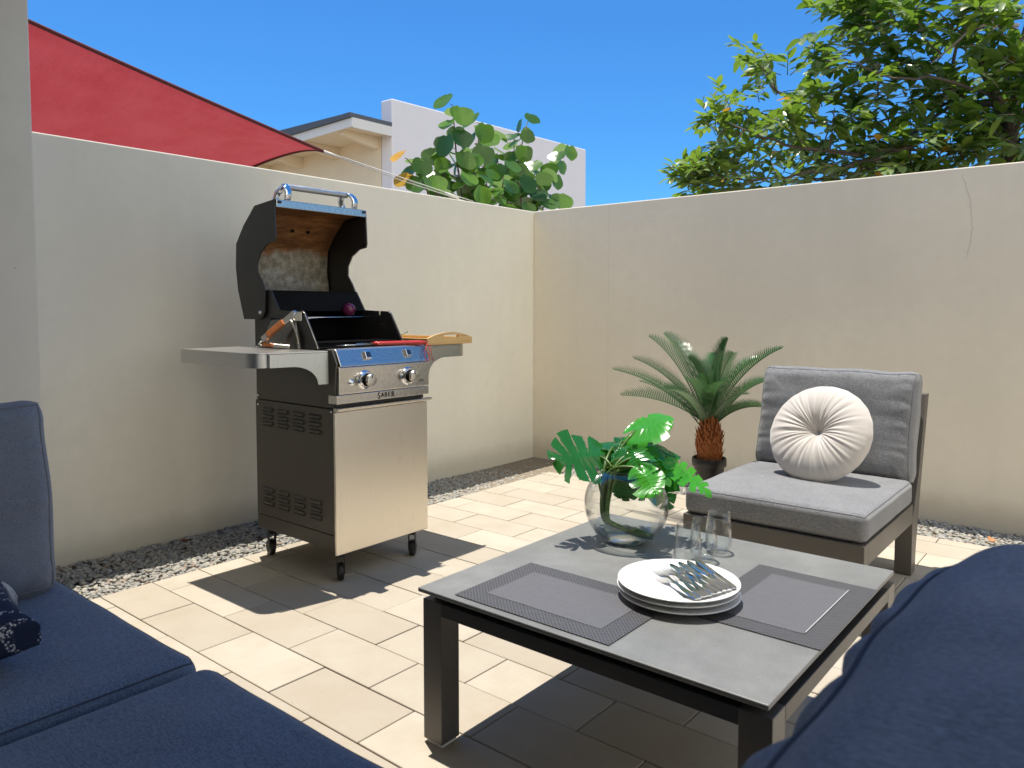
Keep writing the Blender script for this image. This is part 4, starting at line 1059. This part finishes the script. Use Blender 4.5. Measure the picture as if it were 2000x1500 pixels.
for i in range(30): wr.tube([(-2.93, 1.87 + i * .0147, 1.060), (-2.745, 1.87 + i * .0147, 1.060)], .0018, 6)
wr.tube([(-2.745, 1.860, 1.060), (-2.745, 2.303, 1.060)], .003, 6); wr.tube([(-2.93, 1.860, 1.058), (-2.93, 2.303, 1.058)], .003, 6)
wr.build('warming_rack', M['screw'], gr, smooth=True)
MB().tube([(-2.735, 1.93, 1.056), (-2.735, 1.995, 1.056)], .0022, 6).build('rack_clip', M['steel_bright'], gr, smooth=True)
for (dx, dz) in ((0, 0), (.02, 0), (0, -.014), (.02, -.014)):
    MB().lathe([(0, 0), (.0028, 0), (.0028, -.003), (0, -.003)], (-2.675 + dx, 2.3055, 1.025 + dz), 12, 'y').build('rivet', M['screw'], gr)
# rounded steel end casting on the near side of the firebox
ec = MB(); rows = []
for i in range(25):
    t_ = i / 24; row = []
    for j in range(21):
        s_ = j / 20; a = math.pi * s_
        xx = -2.765 + .125 * -math.cos(a) * (1 - .28 * t_) * 1.0; 
        zz = .934 + .125 * t_
        out = .040 * math.sin(a) ** .6 * math.sqrt(max(0, 1 - t_ ** 2.2))
        row.append((xx + .035 * t_ * 0, 1.8475 - out, zz))
    rows.append(row)
ec.grid(rows); ec.build('end_casting', M['gun'], gr, smooth=True)
arch = []
for i in range(11): 
    t_ = i / 10; arch.append((-2.720 + .085 * t_ ** 1.0, 1.838, 1.062 - .105 * t_ ** 2.2))
ag = MB(); ag.grid([[(x, y - .006, z), (x - .012, y - .006, z - .004)] for x, y, z in arch]); ag.build('arch_trim', M['steel_bright'], gr, smooth='auto', solid=.004)
MB().box(-2.690, -2.632, 1.8400, 1.8475, 1.048, 1.084).build('corner_bracket', M['steel_bright'], gr, bevel=.002)

# hood
hood = MB()
prof = [(-2.804, 1.556), (-2.951, 1.541), (-3.040, 1.462), (-3.102, 1.385), (-3.108, 1.28), (-3.093, 1.18), (-3.048, 1.052), (-2.935, 1.052), (-2.900, 1.062), (-2.887, 1.085), (-2.884, 1.177), (-2.905, 1.215), (-2.938, 1.255), (-2.936, 1.300), (-2.905, 1.345), (-2.850, 1.376), (-2.802, 1.383), (-2.796, 1.400)]
for (a, b_) in ((1.834, 1.842), (2.320, 2.328)):
    q = MB().prism(prof, a, b_, 'y').build('hood_side', M['char'], gr, bevel=.0012)
    MB().lathe([(0, -.006), (.006, -.005), (.009, 0)], (-2.918, 1.8335, 1.082), 20, 'y').build('pivot_bolt', M['screw'], q, smooth='auto') if a < 2 else None
outer = prof[:7]; 
sh = MB(); sh.grid([[(x, 1.842, z), (x, 2.320, z)] for x, z in outer]); sh.build('hood_shell', M['char'], gr, solid=.003)
inner = [(-2.822, 1.532), (-2.945, 1.520), (-3.022, 1.450), (-3.080, 1.378), (-3.088, 1.28), (-3.074, 1.18), (-3.040, 1.075)]
ln_ = MB(); rows = []
for i in range(len(inner) - 1):
    for k_ in range(6):
        t_ = k_ / 6; x = inner[i][0] * (1 - t_) + inner[i + 1][0] * t_; z = inner[i][1] * (1 - t_) + inner[i + 1][1] * t_
        rows.append([(x, 1.850 + .463 * j / 12, z) for j in range(13)])
ln_.grid(rows); ln_.build('hood_liner', M['liner'], gr, smooth=True)
MB().box(-2.812, -2.796, 1.842, 2.320, 1.524, 1.556).build('hood_lip', M['steel_panel'], gr, bevel=.002)
for y in (1.848, 2.298): MB().box(-2.7955, -2.7915, y, y + .016, 1.540, 1.551).build('lip_buffer', M['rubber'], gr, bevel=.001)
for y in (2.065, 2.150):
    q = MB().lathe([(0, 0), (.0085, 0), (.0085, .003), (0, .003)], (0, 0, 0), 18, 'z')
    q.build('vent_hole', M['black_in'], gr, xf=Matrix.Translation((-3.0105, y, 1.4555)) @ Matrix.Rotation(R(138), 4, 'Y'))
# thermometer handle: chrome brackets and bar
for (y, s_) in ((1.905, 1), (2.262, -1)):
    pth = [(-2.815, y, 1.557), (-2.805, y, 1.580), (-2.812, y, 1.606), (-2.840, y + .01 * s_, 1.628), (-2.868, y + .02 * s_, 1.622)]
    hb = MB(); rows = []
    for i, p in enumerate(pth):
        rows.append([(p[0] + .0, p[1] - .016, p[2]), (p[0] + .004, p[1] - .008, p[2] + .003), (p[0] + .004, p[1] + .008, p[2] + .003), (p[0], p[1] + .016, p[2])])
    hb.grid(rows)
    o = hb.build('handle_bracket', M['chrome'], gr, smooth=True, solid=.014); q = o.modifiers.new('sub', 'SUBSURF'); q.levels = 2; q.render_levels = 2
    hb2 = MB().tube([(-2.868, y + .02 * s_, 1.622), (-2.895, y + .01 * s_, 1.600), (-2.900, y, 1.572), (-2.890, y, 1.548)], [.012, .014, .015, .014], 14).build('handle_bracket', M['chrome'], gr, smooth=True)
MB().tube([(-2.848, 1.918, 1.622), (-2.848, 2.250, 1.622)], .013, 24).build('lid_handle', M['knurled'], gr, smooth='auto')

# casters
for (x, y, yaw_) in ((-2.445, 1.880, -.60), (-2.450, 2.275, -.95), (-2.940, 1.885, -.25), (-2.940, 2.275, -.6)):
    cs = thing('caster', (x, y, 0), None, None) if False else None
    m0 = Matrix.Translation((x, y, 0)) @ Matrix.Rotation(yaw_, 4, 'Z')
    f_ = MB().box(-.014, .014, -.016, -.0125, .030, .100).box(-.014, .014, .0125, .016, .030, .100).box(-.018, .018, -.016, .016, .100, .108)
    f_.tube([(0, 0, .108), (0, 0, .131)], .008, 12).tube([(0, 0, .108), (0, 0, .118)], .018, 16)
    fo = f_.build('caster', M['rubber'], gr, bevel=.002, xf=m0)
    m1 = m0 @ Matrix.Translation((-.012, 0, .036))
    MB().lathe([(.0, -.010), (.024, -.0105), (.031, -.012), (.035, -.009), (.036, 0), (.035, .009), (.031, .012), (.024, .0105), (0, .010)], (0, 0, 0), 40, 'y').build('wheel', M['rubber'], fo, smooth='auto', xf=m1)
    MB().lathe([(0, -.0135), (.007, -.0132), (.008, -.0106)], (0, 0, 0), 16, 'y').build('hub', M['knurled'], fo, smooth='auto', xf=m1)

# onion on the warming rack
on = thing('red_onion', (-2.80, 2.215, 1.062), 'purple red onion sitting on the warming rack inside the grill', 'onion')
MB().lathe([(0, 0), (.010, .001), (.022, .008), (.030, .022), (.031, .033), (.026, .046), (.015, .056), (.006, .064), (.004, .078), (.002, .084), (0, .085)], (0, 0, 0), 40, wob=lambda a, h: 1 + .015 * math.sin(a * 9)).build('bulb', M['onion'], on, smooth=True, xf=Matrix.Translation((-2.785, 2.205, 1.062)) @ Matrix.Translation((0, 0, .031)) @ Matrix.Rotation(R(118), 4, Vector((-.35, .95, 0)).cross(Vector((0, 0, 1))) * -1) @ Matrix.Translation((0, 0, -.031)))

# wooden-handled tongs leaning on the left shelf
tg_ = thing('barbecue_tongs', (-2.78, 1.76, .933), 'barbecue tongs with orange wooden grips leaning on the grill side shelf', 'tongs')
P0 = at_y(512, 665, 1.735); P1 = at_y(576, 610, 1.800)
def bar(a, b_, w_, h_, nm, mat, bev=.002, side=None):
    a, b_ = Vector(a), Vector(b_); d = (b_ - a).normalized(); s_ = side or Vector((-.5, -.75, .45)); s_ = (s_ - d * s_.dot(d)).normalized(); u_ = d.cross(s_).normalized()
    vs = [p + u_ * i * w_ / 2 + s_ * j * h_ / 2 for p in (a, b_) for i, j in ((-1, -1), (1, -1), (1, 1), (-1, 1))]
    return MB().add(vs, [(3, 2, 1, 0), (4, 5, 6, 7), (0, 1, 5, 4), (1, 2, 6, 5), (2, 3, 7, 6), (3, 0, 4, 7)]).build(nm, mat, tg_, bevel=bev)
sd = Vector((.55, -.70, .45))
bar(P0.lerp(P1, .02), P0.lerp(P1, .17), .025, .014, 'end_ferrule', M['steel_bright'], side=sd)
bar(P0.lerp(P1, .17), P0.lerp(P1, .66), .026, .018, 'wooden_grip', M['wood_orange'], .003, side=sd)
bar(P0.lerp(P1, .66), P0.lerp(P1, .97), .024, .005, 'steel_arm', M['steel_bright'], .001, side=sd)
bar(P0.lerp(P1, .95), P0.lerp(P1, 1.03), .015, .012, 'tip', M['chrome'], .003, side=sd)
Q0 = at_y(513, 673, 1.735); Q1 = at_y(534, 675, 1.765)
bar(Q0, Q1, .018, .014, 'wooden_grip', M['wood_orange'], .003, side=sd)
bar(Q1, Q1 + (Q1 - Q0) * 1.5, .015, .004, 'steel_arm', M['steel_bright'], .001, side=sd)
MB().tube([P0 + Vector((0, 0, -.002)), P0 + Vector((-.012, -.012, -.016)), Q0], .004, 8).build('spring', M['steel_bright'], tg_, smooth=True)
MB().tube([at_y(495, 674, 1.725), at_y(506, 680, 1.735)], .0018, 6).build('hanging_ring', M['chrome'], tg_, smooth=True)

# red handled skewers across the front of the grill
for i, (a, b_, lab) in enumerate((((2.115, -2.500), (2.340, -2.425), 'red handled grill fork lying across the front of the grill'),
                                  ((2.128, -2.530), (2.352, -2.452), 'red handled spatula lying behind the grill fork'))):
    sk = thing('grill_fork' if i == 0 else 'grill_spatula', (b_[1], b_[0], .944), lab, 'grill tool', 'red handled grill tools')
    z = .948 + i * .002
    A0 = Vector((a[1], a[0], z)); B0 = Vector((b_[1], b_[0], z)); d = (A0 - B0).normalized()
    MB().tube([B0, B0 + d * .02, A0 - d * .02, A0], [.0055, .0088, .0078, .0055], 14).build('handle', M['red_plastic'], sk, smooth=True)
    S1 = A0 + d * .20 + Vector((0, 0, -.004))
    MB().tube([A0, S1], .0027, 8).build('shaft', M['cutlery'], sk, smooth=True)
    if i == 0:
        for s_ in (-.007, .007):
            MB().tube([S1, S1 + d * .012 + Vector((s_, 0, 0)), S1 + d * .05 + Vector((s_, 0, 0))], [.0022, .002, .0008], 6).build('tine', M['cutlery'], sk, smooth=True)
    else:
        bx_ = MB(); c_ = S1 + d * .05; s_ = Vector((-d.y, d.x, 0)); bx_.add([S1 - s_ * .012, S1 + s_ * .012, c_ + s_ * .03, c_ + d * .03 + s_ * .03, c_ + d * .03 - s_ * .03, c_ - s_ * .03], [(0, 1, 2, 3, 4, 5)]); bx_.build('blade', M['cutlery'], sk, solid=.0015)
    # cord loop drooping over the panel
    xo = FXP - .012
    MB().tube([B0, B0 + Vector((.012, .006, .004)), Vector((xo + .008, b_[0] - .028, .915)), Vector((xo + .020, b_[0] - .036 + i * .02, .880)), Vector((xo + .022, b_[0] - .020 + i * .02, .868)), Vector((xo + .016, b_[0] - .006, .895)), Vector((xo + .002, b_[0] + .004, .932)), B0], .0016, 6).build('cord_loop', M['red_cord'], sk, smooth=True)

# bamboo tray on the right shelf
ty = thing('bamboo_tray', (-2.68, 2.50, .933), 'bamboo serving tray with cut out handles on the right grill shelf', 'tray')
tx0, tx1, ty0, ty1 = -2.95, -2.452, 2.372, 2.655
def tray_end(x):
    n = 24; top = []
    for i in range(n + 1):
        t_ = i / n; y = ty0 + (ty1 + .012 - ty0) * t_
        z = .964 + .026 * max(0, math.sin(math.pi * min(1, max(0, (t_ - .02) / .96)))) ** .8
        top.append((y, z))
    # ring with a slot: outer strip pieces around the handle hole
    hy0, hy1, hz0, hz1 = 2.478, 2.572, .9655, .9775
    g = MB(); vs = []; fs = []
    def colm(ya, yb, za0, za1, zb0, zb1): g.add([(x0_, y, z) for x0_ in (x - .006, x + .006) for (y, z) in ((ya, za0), (yb, zb0), (yb, zb1), (ya, za1))], [(3, 2, 1, 0), (4, 5, 6, 7), (0, 1, 5, 4), (2, 3, 7, 6), (1, 2, 6, 5), (3, 0, 4, 7)])
    def zt(y): t_ = (y - ty0) / (ty1 + .012 - ty0); return .964 + .026 * max(0, math.sin(math.pi * min(1, max(0, (t_ - .02) / .96)))) ** .8
    ys = [ty0 + (ty1 + .012 - ty0) * i / n for i in range(n + 1)]; ys = sorted(set(ys + [hy0, hy1]))
    for a, b_ in zip(ys[:-1], ys[1:]):
        if a >= hy0 - 1e-6 and b_ <= hy1 + 1e-6:
            colm(a, b_, .934, hz0, .934, hz0); colm(a, b_, hz1, zt(a), hz1, zt(b_))
        else: colm(a, b_, .934, zt(a), .934, zt(b_))
    return g
tray_end(tx1).build('handle_end', M['bamboo'], ty); tray_end(tx0).build('handle_end', M['bamboo'], ty)
for y in (ty0, ty1 - .010): MB().box(tx0 + .0065, tx1 - .0065, y, y + .010, .934, .964).build('side_rail', M['bamboo'], ty, bevel=.0015)
MB().box(tx0 + .0065, tx1 - .0065, ty0 + .0105, ty1 - .0105, .936, .942).build('tray_base', M['bamboo'], ty)
pp = thing('green_pepper', (-2.74, 2.43, .943), 'small green pepper with curled stalk on the bamboo tray', 'vegetable')
MB().lathe([(0, -.013), (.012, -.010), (.020, .006), (.021, .022), (.016, .036), (.006, .040), (0, .039)], (-2.712, 2.412, .955), 28, wob=lambda a, h: 1 + .10 * math.cos(a * 3)).build('fruit', M['pepper'], pp, smooth=True)
MB().tube(bez((-2.712, 2.412, .980), (-2.70, 2.450, .966), (-2.685, 2.475, .990), 8), [.004, .0035, .003, .0028, .0026, .0024, .0022, .0022, .0026], 8).build('stalk', M['stem'], pp, smooth=True)

# ------------------------------------------------------------------ sea grape bush behind the left wall
sg = thing('sea_grape_bush', (-4.35, 4.95, -.1), 'bush of upright stems with large round leaves behind the garden wall corner', 'shrub')
rs_ = random.Random(21)
bark = MB(); fol = MB(); yel = MB()
def round_leaf(g, c, nrm, r, tint, up_=None):
    nrm = Vector(nrm).normalized(); a = nrm.cross(up_ or Vector((0, 0, 1))); a = a.normalized() if a.length > .05 else Vector((1, 0, 0)); b_ = nrm.cross(a)
    n = 20; vs = [Vector(c)]; cup = rs_.uniform(.02, .22); bend = rs_.uniform(-.25, .25)
    for ring, rr_ in ((1, .55), (2, 1.)):
        for i in range(n):
            t_ = 2 * math.pi * i / n
            rad_ = r * rr_ * (1 + .09 * math.cos(t_ * 2) + .05 * math.sin(t_ * 5 + r * 999) + .035 * math.sin(t_ * 3 + r * 555)); 
            if abs(((t_ + math.pi / 2) % (2 * math.pi)) - math.pi) > math.pi - .22: rad_ *= .86
            vs.append(Vector(c) + a * math.cos(t_) * rad_ + b_ * math.sin(t_) * rad_ + nrm * (cup * rad_ * rr_ * abs(math.cos(t_)) + bend * rad_ * math.sin(t_) * rr_))
    fs = [(0, 1 + i, 1 + (i + 1) % n) for i in range(n)] + [(1 + i, 1 + n + i, 1 + n + (i + 1) % n, 1 + (i + 1) % n) for i in range(n)]
    g.add(vs, fs, tint)
stem_list = [ # bottom px, top px, depth x
 ((905, 405), (884, 205), -4.30), ((880, 400), (866, 285), -4.45), ((860, 385), (795, 310), -4.20), ((835, 372), (800, 355), -4.15),
 ((930, 405), (936, 240), -4.55), ((945, 410), (918, 300), -4.25), ((985, 412), (1030, 238), -4.40), ((1000, 412), (1005, 262), -4.55),
 ((985, 412), (970, 300), -4.70), ((1050, 408), (1104, 293), -4.35), ((1060, 405), (1096, 398), -4.25), ((1010, 410), (1050, 330), -4.5),
 ((900, 400), (905, 330), -4.35), ((975, 408), (985, 330), -4.25), ((1040, 408), (1062, 345), -4.3), ((940, 408), (900, 355), -4.2), ((865, 392), (830, 345), -4.3), ((960, 410), (950, 345), -4.3), ((880, 398), (840, 300), -4.6), ((1020, 412), (1015, 350), -4.3), ((925, 405), (960, 270), -4.65)]
for si, (b0, t0, dx) in enumerate(stem_list):
    pb = at_x(*b0, dx); ptp = at_x(*t0, dx); pb2 = Vector((pb.x, pb.y * .7 + 4.95 * .3, 1.0))
    pathp = [pb2, pb, pb.lerp(ptp, .5) + Vector((0, rs_.uniform(-.03, .03), 0)), ptp]
    bark.tube(pathp, [.012, .009, .007, .004], 7)
    Lh = (ptp - pb).length; nL = max(2, int(Lh / .058)); big = rs_.uniform(.080, .096)
    for k_ in range(nL + 1):
        t_ = k_ / nL; c = pb.lerp(ptp, t_) if t_ < .5 else pathp[2].lerp(ptp, (t_ - .5) * 2)
        a = k_ * 2.1 + si; r = big * rs_.uniform(.75, 1.1) * (1 if t_ < .98 else .98)
        d = Vector((math.cos(a), math.sin(a), .25)); 
        nr = (d * .55 + Vector((.4, -.45, 0)) * rs_.uniform(.1, 1.1) + Vector((0, 0, rs_.uniform(-.1, .75))))
        bark.tube([c, c + d * r * .25], .0028, 5)
        tgt = yel if (si in (2, 3) and k_ == nL) or rs_.random() < .012 else fol
        round_leaf(tgt, c + d * r * .85, nr, r, max(0, min(1, rs_.gauss(.45 + .3 * t_, .28))), Vector((0, 0, 1)))
bark.build('stems', M['bark'], sg, smooth=True); fol.build('foliage', M['leaf_grape'], sg, smooth=True)
if yel.v: yel.build('yellow_leaves', M['leaf_yellow'], sg, smooth=True)

# ------------------------------------------------------------------ tree behind the right wall
tree = thing('guava_tree', (-.55, 5.7, -.1), 'broad leafy tree overhanging the right garden wall', 'tree')
rt2 = random.Random(33)
trunk = MB(); limbs = MB(); lf = MB(); lfy = MB()
def ty_(px, py, y): return at_y(px, py, y)
Yt = 5.7
trunk.tube([Vector((-.55, Yt, -.12)), Vector((-.58, Yt, 1.2)), ty_(1972, 260, Yt)], [.10, .085, .050], 12)
limb_paths = [
 [(1972, 260), (1945, 190), (1905, 110), (1872, 20), (1850, -80)], [(1972, 260), (1990, 150), (2010, 40), (2020, -80)],
 [(1945, 190), (1900, 215), (1850, 170), (1880, 60)], [(1972, 260), (1930, 150), (1895, 90), (1880, -20)],
 [(1972, 260), (1880, 290), (1780, 290), (1680, 300), (1570, 292)], [(1972, 260), (1945, 205), (1860, 200), (1760, 230), (1660, 250), (1560, 220)],
 [(1972, 260), (1945, 190), (1840, 150), (1740, 150), (1650, 115)], [(1860, 200), (1790, 260), (1700, 330), (1620, 350)], [(1780, 290), (1640, 330), (1500, 350), (1380, 350)],
 [(1680, 300), (1560, 290), (1470, 260), (1400, 235)], [(1560, 220), (1520, 180), (1485, 130), (1465, 95)], [(1660, 250), (1580, 240), (1520, 225), (1460, 215)],
 [(1972, 260), (1945, 190), (1905, 110), (1800, 60), (1720, 40), (1690, 10)], [(1972, 260), (1990, 150), (1990, 60), (1925, 48), (1880, 70), (1830, 120)], [(1972, 260), (2000, 140), (1960, 60), (1930, -20)], [(1972, 260), (2040, 200), (2090, 140)]]
pts_l = []; YY = {}; PAR = {7: 5, 8: 4, 9: 4, 10: 5, 11: 5}
for li, pth in enumerate(limb_paths):
    yy = Yt + (0 if li < 4 else rt2.uniform(-.5, .35)); P = []
    if li in PAR: yy = YY[PAR[li]]
    YY[li] = yy
    for i, (a, b_) in enumerate(pth):
        f_ = 1 if li in PAR else min(1, i / 2); P.append(ty_(a, b_, Yt * (1 - f_) + yy * f_))
    Q_ = []
    for i in range(len(P) - 1):
        for k_ in range(4): Q_.append(P[i].lerp(P[i + 1], k_ / 4) + Vector([rt2.uniform(-.014, .014) for _ in range(3)]))
    Q_.append(P[-1]); r0 = .028 if li < 4 else .012
    (limbs).tube(Q_, [r0 * (1 - .8 * i / (len(Q_) - 1)) + .002 for i in range(len(Q_))], 7)
    pts_l.append(Q_)
allp = [p for q in pts_l for p in q]
def leaf(g, base, d, ln, tint):
    d = Vector(d).normalized(); s_ = d.cross(Vector((rt2.uniform(-.6, .6), rt2.uniform(-.6, .6), 1))).normalized(); n_ = s_.cross(d)
    fold = rt2.uniform(.15, .5); dr = rt2.uniform(.02, .30); w_ = ln * rt2.uniform(.20, .27)
    mids = []; ls = []; rs2 = []
    for t_, ww in ((0, 0), (.25, .80), (.5, 1.), (.78, .66), (1, 0)):
        m_ = base + d * ln * t_ - n_ * dr * ln * t_ * t_; mids.append(m_)
        ls.append(m_ + s_ * w_ * ww + n_ * fold * w_ * ww); rs2.append(m_ - s_ * w_ * ww + n_ * fold * w_ * ww)
    vs = mids + ls[1:4] + rs2[1:4]
    fs = [(0, 1, 5), (1, 2, 6, 5), (2, 3, 7, 6), (3, 4, 7), (0, 8, 1), (1, 8, 9, 2), (2, 9, 10, 3), (3, 10, 4)]
    g.add(vs, fs, tint)
def twig(c, d, n, ln, bright):
    d = Vector(d).normalized(); L_ = n * .024 + .03; tip = c + d * L_ + Vector((0, 0, -.03))
    pts = bez(c, c + d * L_ * .5 + Vector((0, 0, .02)), tip, 5); limbs.tube(pts, [.0035, .003, .0028, .0024, .002, .0014], 4)
    for k_ in range(n):
        t_ = .15 + .85 * k_ / n; p = c.lerp(tip, t_)
        sd_ = d.cross(Vector((0, 0, 1))); sd_ = sd_.normalized() if sd_.length > .1 else Vector((1, 0, 0))
        s_ = 1 if k_ % 2 else -1
        dd = d * (.55 + .6 * t_) + sd_ * s_ * rt2.uniform(.5, 1.1) * (1.1 - .5 * t_) + Vector((0, 0, rt2.uniform(-.75, .35)))
        g = lfy if rt2.random() < .006 else lf
        leaf(g, p, dd, ln * rt2.uniform(.75, 1.15), max(0, min(1, rt2.gauss(bright, .30))))
blobs = [(1385, 345, 38, 16), (1352, 365, 18, 8), (1420, 350, 42, 13), (1405, 240, 28, 12), (1430, 290, 34, 11), (1480, 285, 36, 12), (1510, 155, 24, 8), (1478, 112, 16, 5), (1545, 200, 34, 8), (1480, 215, 26, 7),
 (1560, 262, 34, 10), (1530, 335, 30, 7), (1600, 115, 30, 5), (1645, 85, 28, 5), (1630, 210, 40, 10), (1650, 345, 34, 9), (1600, 290, 36, 8), (1700, 55, 42, 15), (1680, 20, 34, 10), (1740, 15, 40, 10), (1735, 130, 40, 9),
 (1715, 200, 45, 12), (1700, 270, 40, 11), (1750, 310, 36, 10), (1795, 60, 40, 8), (1800, 140, 38, 8), (1790, 215, 42, 12), (1830, 270, 38, 8), (1845, 320, 34, 6), (1860, 180, 42, 9), (1830, 20, 40, 7), (1905, 60, 46, 8),
 (1890, 280, 40, 8), (1930, 190, 46, 10), (1915, 315, 36, 9), (1975, 110, 50, 12), (1985, 220, 46, 12), (1980, 300, 40, 10), (1470, 345, 30, 9), (1570, 345, 30, 9), (1690, 335, 34, 9), (1780, 335, 34, 9), (1880, 325, 34, 8), (1800, 345, 30, 8), (1965, 20, 46, 10), (2040, 60, 60, 10), (2050, 180, 60, 12), (2060, 300, 60, 10), (1780, -50, 50, 6), (1900, -60, 60, 8), (2020, -60, 60, 8)]
for (bx_, by_, br, cnt) in blobs:
    yb = Yt + rt2.uniform(-.45, .25)
    if bx_ < 1450: yb = 5.25
    C_ = ty_(bx_, by_, yb); rad_ = br / F_PX * (C_ - CAM).length
    near = min(allp, key=lambda q: (q - C_).length)
    limbs.tube([near, near.lerp(C_, .5) + Vector((0, 0, -.02)), C_], [.007, .005, .003], 5)
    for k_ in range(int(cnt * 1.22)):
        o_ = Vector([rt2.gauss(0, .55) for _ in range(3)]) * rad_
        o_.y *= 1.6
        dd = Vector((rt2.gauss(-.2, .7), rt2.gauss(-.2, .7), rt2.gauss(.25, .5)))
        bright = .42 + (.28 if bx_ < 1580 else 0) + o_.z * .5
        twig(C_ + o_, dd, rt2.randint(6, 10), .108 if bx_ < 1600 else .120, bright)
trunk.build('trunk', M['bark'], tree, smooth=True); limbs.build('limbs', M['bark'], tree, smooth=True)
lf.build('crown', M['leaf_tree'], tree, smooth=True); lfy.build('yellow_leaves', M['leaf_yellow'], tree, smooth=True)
# bare pale branches
bp_ = MB(); bp_.tube([ty_(1990, 50, 5.4), ty_(1935, 44, 5.35), ty_(1890, 62, 5.3), ty_(1860, 90, 5.3), ty_(1818, 125, 5.25)], [.012, .010, .008, .006, .004], 7)
bp_.tube([ty_(1950, 45, 5.35), ty_(1930, 70, 5.35), ty_(1915, 95, 5.3)], [.008, .006, .004], 7)
bp_.build('bare_branch', M['bark_pale'], tree, smooth=True)
